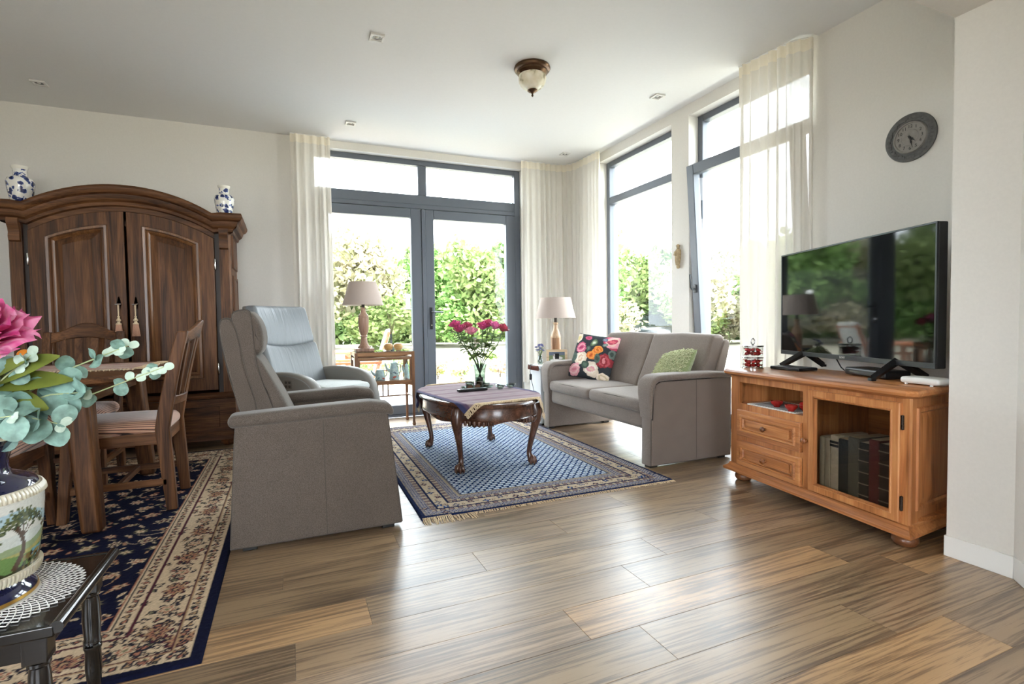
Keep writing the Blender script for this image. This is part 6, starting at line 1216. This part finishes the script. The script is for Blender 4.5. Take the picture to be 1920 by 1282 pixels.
for cnt, rad_, opn in ((7, 1.05, 1.2), (7, 0.92, 0.95), (6, 0.76, 0.7), (5, 0.58, 0.45), (4, 0.38, 0.2)):
    for i in range(cnt):
        sd_ += 1; r3 = random.Random(sd_); a = 2*pi*i/cnt+r3.uniform(-.2, .2)+cnt; T = Matrix.Translation(pc) @ Vector((0, 0, 1)).rotation_difference(Vector((0.25, -0.55, 0.8))).to_matrix().to_4x4(); v = []; n, w = 7, 7; r = 0.082
        for j in range(n+1):
            s = j/n
            for k in range(w+1):
                tt = (k/w-0.5)*2; th = a+tt*(1.3*pi/cnt)*(0.45+0.55*s); R0 = r*rad_*(0.2+0.8*math.sin(s*pi*0.55))*(0.8+0.4*opn*s)*(1+0.10*sin(tt*6+sd_)*s); z = r*(-0.6+s*(1.45-0.5*opn)-0.16*tt*tt*s-0.35*opn*max(0, s-0.65)*2+0.09*sin(tt*7+sd_*2)*s); v.append(T @ Vector((R0*cos(th), R0*sin(th), z)))
        obj('petal', v, [(j*(w+1)+k, j*(w+1)+k+1, (j+1)*(w+1)+k+1, (j+1)*(w+1)+k) for j in range(n) for k in range(w)], M_pet, t, smooth=180)
M_pl = plain('peony_leaf', '#66702c', 0.45, var=0.3, scale=14)
for p, d, ln, wd in (((0.07, -0.05, 0.12), (0.5, -0.2, 0.25), 0.17, 0.06), ((0.07, -0.05, 0.12), (0.9, -0.2, 0.10), 0.17, 0.055), ((0.02, -0.06, 0.10), (0.1, -0.4, 0.6), 0.13, 0.055), ((0.07, -0.05, 0.10), (0.8, -0.35, -0.15), 0.14, 0.06), ((0.08, -0.05, 0.08), (0.75, -0.2, -0.45), 0.16, 0.055), ((0.02, -0.06, 0.12), (-0.4, -0.4, 0.4), 0.13, 0.055), ((0.07, -0.06, 0.13), (0.75, -0.3, 0.45), 0.12, 0.04)):
    leaf_geo(MB(), p, d, (0, -0.75, 0.65), ln, wd, 0.12, 8, 0.08).build('leaf', M_pl, t, smooth=180)
ORD = ['first', 'second', 'third', 'fourth', 'fifth', 'sixth', 'seventh', 'eighth', 'ninth', 'tenth', 'eleventh', 'twelfth', 'thirteenth', 'fourteenth', 'last']
# ------------------------------------------------------------ garden outside
GZ = -0.12
M_lawn = plain('lawn', '#a29c8a', 0.95, var=0.25, scale=3); M_soil = plain('gravel', '#b3a794', 0.95, var=0.2, scale=30)
struct(MB().box(-70, 80, 11.8, 90, GZ-0.2, GZ).box(-70, -4.5, -60, 11.8, GZ-0.2, GZ).box(6.6, 80, -60, 11.8, GZ-0.2, GZ).box(-4.5, 6.6, -60, -3.3, GZ-0.2, GZ).build('lawn', M_lawn))
struct(MB().box(-4.5, 6.6, 9.0, 11.8, GZ-0.2, GZ-0.01).build('gravel_bed', M_soil))
tb = struct(MB().box(-4.5, 6.6, -3.3, 9.0, GZ-0.2, GZ-0.02).build('terrace', plain('terrace_bed', '#77756f', 0.9)))
M_slab = plain('terrace_slab', '#8f959c', 0.8, var=0.12, scale=8); sm_ = None
for i in range(16):
    for j in range(6):
        x, y = -1.6+i*0.5, 6.05+j*0.5
        if sm_ is None: o = MB().box(-0.246, 0.246, -0.246, 0.246, -0.02, 0.0).build('paving_slab', M_slab, tb); sm_ = o.data
        else: o = bpy.data.objects.new('paving_slab', sm_); COL.objects.link(o); o.parent = tb
        o.location = (x, y, GZ+random.uniform(-.002, .002))
def foliage(n, rx, ry, rz, size, seed, lumps=9):
    r = np.random.default_rng(seed); c = r.normal(size=(lumps, 3)); c /= np.linalg.norm(c, axis=1)[:, None]; c *= r.uniform(0.25, 0.72, (lumps, 1)); w = r.integers(0, lumps, n); d = r.normal(size=(n, 3)); d /= np.linalg.norm(d, axis=1)[:, None]
    p = (c[w]+d*r.uniform(0.22, 0.48, (n, 1)))*np.array([rx, ry, rz]); a = r.normal(size=(n, 3)); a /= np.linalg.norm(a, axis=1)[:, None]; b = np.cross(a, r.normal(size=(n, 3))); b /= np.linalg.norm(b, axis=1)[:, None]; s = size*r.uniform(0.6, 1.4, (n, 1))
    V = np.stack([p-a*s, p+b*s*0.55, p+a*s, p-b*s*0.55], 1).reshape(-1, 3); F = np.arange(n*4).reshape(-1, 4); me = bpy.data.meshes.new('foliage'); me.from_pydata(V.tolist(), [], F.tolist()); return me
LMs = [leafmat('tree_green', '#5c7038', '#8fa065'), leafmat('tree_pale', '#868a62', '#c2b8a0'), leafmat('tree_fresh', '#557a3a', '#90b068')]
fm = []
for i in range(6):
    me = foliage(5200, 2.3, 2.1, 2.3, 0.15, 20+i, 14); me.materials.append(LMs[i % 3]); fm.append(me)
M_bark = plain('bark', '#5a5248', 0.9, var=0.3, bmp=0.4, scale=12)
tk = MB(); tk.tube([(0, 0, 0), (0.05, 0, 1.0), (0.0, 0.05, 2.4), (0.1, 0, 3.6)], [0.13, 0.11, 0.08, 0.04], 8)
for i in range(7): a = i*2.1; tk.tube([(0.03, 0.02, 1.3+0.25*i), (0.6*cos(a), 0.6*sin(a), 2.0+0.28*i), (1.1*cos(a), 1.1*sin(a), 2.7+0.28*i)], [0.05, 0.035, 0.015], 6)
trunk = tk.build('trunk', M_bark, None, smooth=60); tm_ = trunk.data; first = trunk
spots = []
for k in range(15):
    a = rad(-16+k*5.9); R0 = 25.2+1.3*(1 if k % 2 else -1); spots.append((R0*sin(a), R0*cos(a), 0.98+0.10*sin(k*1.7)+0.06*cos(k*3.1), k))
wn = ['seen through the left terrace door pane', 'seen through the right terrace door pane', 'behind the corner curtain', 'seen through the window behind the sofa', 'seen through the tilted window']
for k, (x, y, s, i) in enumerate(spots):
    az = math.degrees(math.atan2(x, y)); w = 0 if az < 13 else 1 if az < 23.5 else 2 if az < 32 else 3 if az < 40 else 4
    t = thing('garden_tree', '%s tree, %s from the left in the garden tree row' % (['bright green', 'pale blossoming', 'fresh green'][i % 3], ORD[k]), 'tree', (x, y, GZ), k*1.3, 'trees at the end of the garden')
    if first is not None: first.parent = t; first = None
    else: o = bpy.data.objects.new('trunk', tm_); COL.objects.link(o); o.parent = t
    o = bpy.data.objects.new('crown', fm[i % 6]); COL.objects.link(o); o.parent = t; o.location = (0, 0, 3.05); t.scale = (s, s, s)
    o = bpy.data.objects.new('lower_crown', fm[(i+2) % 6]); COL.objects.link(o); o.parent = t; o.location = (0.7, 0.5, 1.5); o.scale = (0.9, 0.9, 0.62)
me = bpy.data.meshes.new('hedge'); r = np.random.default_rng(5); n = 52000; az = r.uniform(rad(-25), rad(75), n); rr_ = r.uniform(30.8, 32.2, n); p = np.stack([rr_*np.sin(az), rr_*np.cos(az), GZ+r.uniform(0, 1, n)**0.85*(5.0+0.45*np.sin(az*37)+0.35*np.sin(az*83+1)+0.25*np.sin(az*151))], 1); a = r.normal(size=(n, 3)); a /= np.linalg.norm(a, axis=1)[:, None]; b = np.cross(a, r.normal(size=(n, 3))); b /= np.linalg.norm(b, axis=1)[:, None]; s = 0.27*r.uniform(0.6, 1.4, (n, 1))
me.from_pydata(np.stack([p-a*s, p+b*s*0.6, p+a*s, p-b*s*0.6], 1).reshape(-1, 3).tolist(), [], np.arange(n*4).reshape(-1, 4).tolist()); me.materials.append(leafmat('hedge_green', '#41602f', '#8a9c66')); o = bpy.data.objects.new('hedge', me); COL.objects.link(o); tag(o, 'dense green woodland edge behind the row of garden trees', 'foliage', kind='stuff')
# low shrubs and flowers in the gravel bed
sv = []
for i, (c1, c2) in enumerate((('#5f8a3c', '#93b060'), ('#c58a94', '#8fa058'), ('#d8b8a8', '#7f9a50'))): me = foliage(420, 0.42, 0.36, 0.26, 0.045, 50+i, 8); me.materials.append(leafmat('shrub_%d' % i, c1, c2)); sv.append(me)
shl = ['low green shrub', 'pink flowering shrub', 'pale flowering shrub']; j = 0
for k in range(13):
    x, y = 1.0+0.42*k+0.1*sin(k*2), 9.4+1.9*((k*0.618) % 1); t = thing('garden_shrub', '%s in the gravel bed beyond the terrace, %s from the left' % (shl[k % 3], ORD[k]), 'shrub', (x, y, GZ), k, 'shrubs in the gravel bed')
    o = bpy.data.objects.new('foliage', sv[k % 3]); COL.objects.link(o); o.parent = t; o.location = (0, 0, 0.24)
    if k == 0: st0 = MB().tube([(0, 0, -0.02), (0.02, 0, 0.1), (0.1, 0.05, 0.25)], 0.012, 6).tube([(0, 0, 0), (-0.08, 0.03, 0.2)], 0.01, 6).build('stems', M_bark, t); 
    else: o = bpy.data.objects.new('stems', st0.data); COL.objects.link(o); o.parent = t
# garden furniture
M_teak = wood('teak', '#8a4a2c', '#b5683e', '#cf8a5c', 0, rough=0.6); M_pad = fabric('garden_pad', '#cfc9bc', '#eae6dc', 200)
def garden_chair(lb, x, y, rz):
    t = thing('garden_chair', lb, 'garden chair', (x, y, GZ), rz, 'teak garden chairs on the terrace')
    for s in (-1, 1):
        MB().tube([(-0.25, s*0.27, 0), (-0.22, s*0.27, 0.4), (-0.42, s*0.27, 1.02)], 0.022, 6).build('back_leg', M_teak, t); MB().tube([(0.27, s*0.27, 0), (0.25, s*0.27, 0.62)], 0.022, 6).build('front_leg', M_teak, t); MB().box(-0.32, 0.32, s*0.27-0.03, s*0.27+0.03, 0.61, 0.64).build('armrest', M_teak, t)
    MB().box(-0.24, 0.26, -0.26, 0.26, 0.38, 0.41).build('seat', M_teak, t); MB().soft(-0.24, 0.26, -0.25, 0.25, 0.41, 0.47, 0.025, n=3).build('seat_pad', M_pad, t, smooth=180); MB().soft(-0.25, -0.17, -0.25, 0.25, 0.45, 1.06, 0.03, n=3, warp=lambda a, b, c: (a-0.32*(c-0.42), b, c)).build('back_pad', M_pad, t, smooth=180); MB().tube([(-0.42, -0.27, 1.0), (-0.42, 0.27, 1.0)], 0.02, 6).build('top_rail', M_teak, t)
garden_chair('teak garden chair with a pale cushion behind the tall lamp, outside', 0.84, 7.2, rad(170)); garden_chair('teak garden chair with a pale cushion further left on the terrace', -0.75, 7.6, rad(-30))
t = thing('garden_table', 'orange brown teak garden table outside behind the leather recliner', 'table', (0.42, 8.3, GZ)); 
for i in range(7): MB().box(-0.5, 0.5, -0.35+0.1*i, -0.26+0.1*i, 0.69, 0.72).build('slat', M_teak, t)
for sx in (-1, 1):
    MB().box(sx*0.42-0.03, sx*0.42+0.03, -0.34, 0.34, 0.64, 0.69).build('bearer', M_teak, t)
    for sy in (-1, 1): MB().box(sx*0.42-0.03, sx*0.42+0.03, sy*0.3-0.03, sy*0.3+0.03, 0, 0.64).build('leg', M_teak, t)
t = thing('wind_chime', 'white hanging bird feeder outside the left terrace door', 'bird feeder', (1.62, 7.6, 1.22)); MB().tube([(0, 0, 0.22), (0, 0, 1.70)], 0.002, 5).tube([(0, 0, 1.70), (0, -1.78, 1.83)], 0.004, 5).build('cord', M_foot, t); MB().lathe([(0, 0), (0.055, 0), (0.055, 0.012), (0.03, 0.015), (0.03, 0.17), (0.05, 0.175), (0.035, 0.21), (0, 0.225)], 16).build('feeder', M_white, t, smooth=30)
for z in (0.05, 0.11): MB().tube([(-0.06, 0, z), (0.06, 0, z)], 0.004, 6).build('perch', M_foot, t)
# parked car
t = thing('parked_car', 'dark car parked in the garden drive, seen through the window behind the sofa', 'car', (16.3, 19.9, GZ), rad(-140)); M_car = plain('car_paint', '#20252c', 0.2, coat=0.5); M_cgl = plain('car_glass', '#10161c', 0.08, spec=0.8)
side = [(-2.0, 0.35), (-2.05, 0.75), (-1.95, 0.95), (-1.72, 1.38), (-1.4, 1.46), (0.2, 1.45), (0.95, 1.0), (1.9, 0.85), (2.1, 0.6), (2.05, 0.35)]
padded(MB(), smooth_path(side, 1), -0.86, 0.86, 0.10).build('body', M_car, t, smooth=40); MB().prism([(-1.99, 0.98), (-1.76, 1.34), (-1.74, 1.34), (-1.95, 0.98)], -0.68, 0.68, 'y').build('rear_window', M_cgl, t)
for s in (-1, 1):
    MB().prism([(-1.6, 0.98), (-1.45, 1.36), (0.15, 1.36), (0.75, 0.98)], s*0.865-0.004, s*0.865+0.004, 'y').build('side_window', M_cgl, t); MB().box(-2.07, -1.98, s*0.66-0.12, s*0.66+0.12, 0.78, 0.93).build('tail_light', plain('tail_red', '#8f1f1c', 0.2), t)
    for x in (-1.3, 1.3): MB().lathe([(0, -0.1), (0.2, -0.1), (0.32, -0.08), (0.32, 0.08), (0.2, 0.1), (0, 0.1)], 24, M=Matrix.Translation((x, s*0.8, 0.32)) @ Matrix.Rotation(pi/2, 4, 'X')).build('wheel', M_foot, t, smooth=40)
for y in (-0.35, 0.35): MB().tube([(-2.2+0.33*cos(a), y, 1.05+0.33*sin(a)) for a in [2*pi*i/20 for i in range(21)]], 0.02, 6).build('bicycle_wheel', M_black, t)
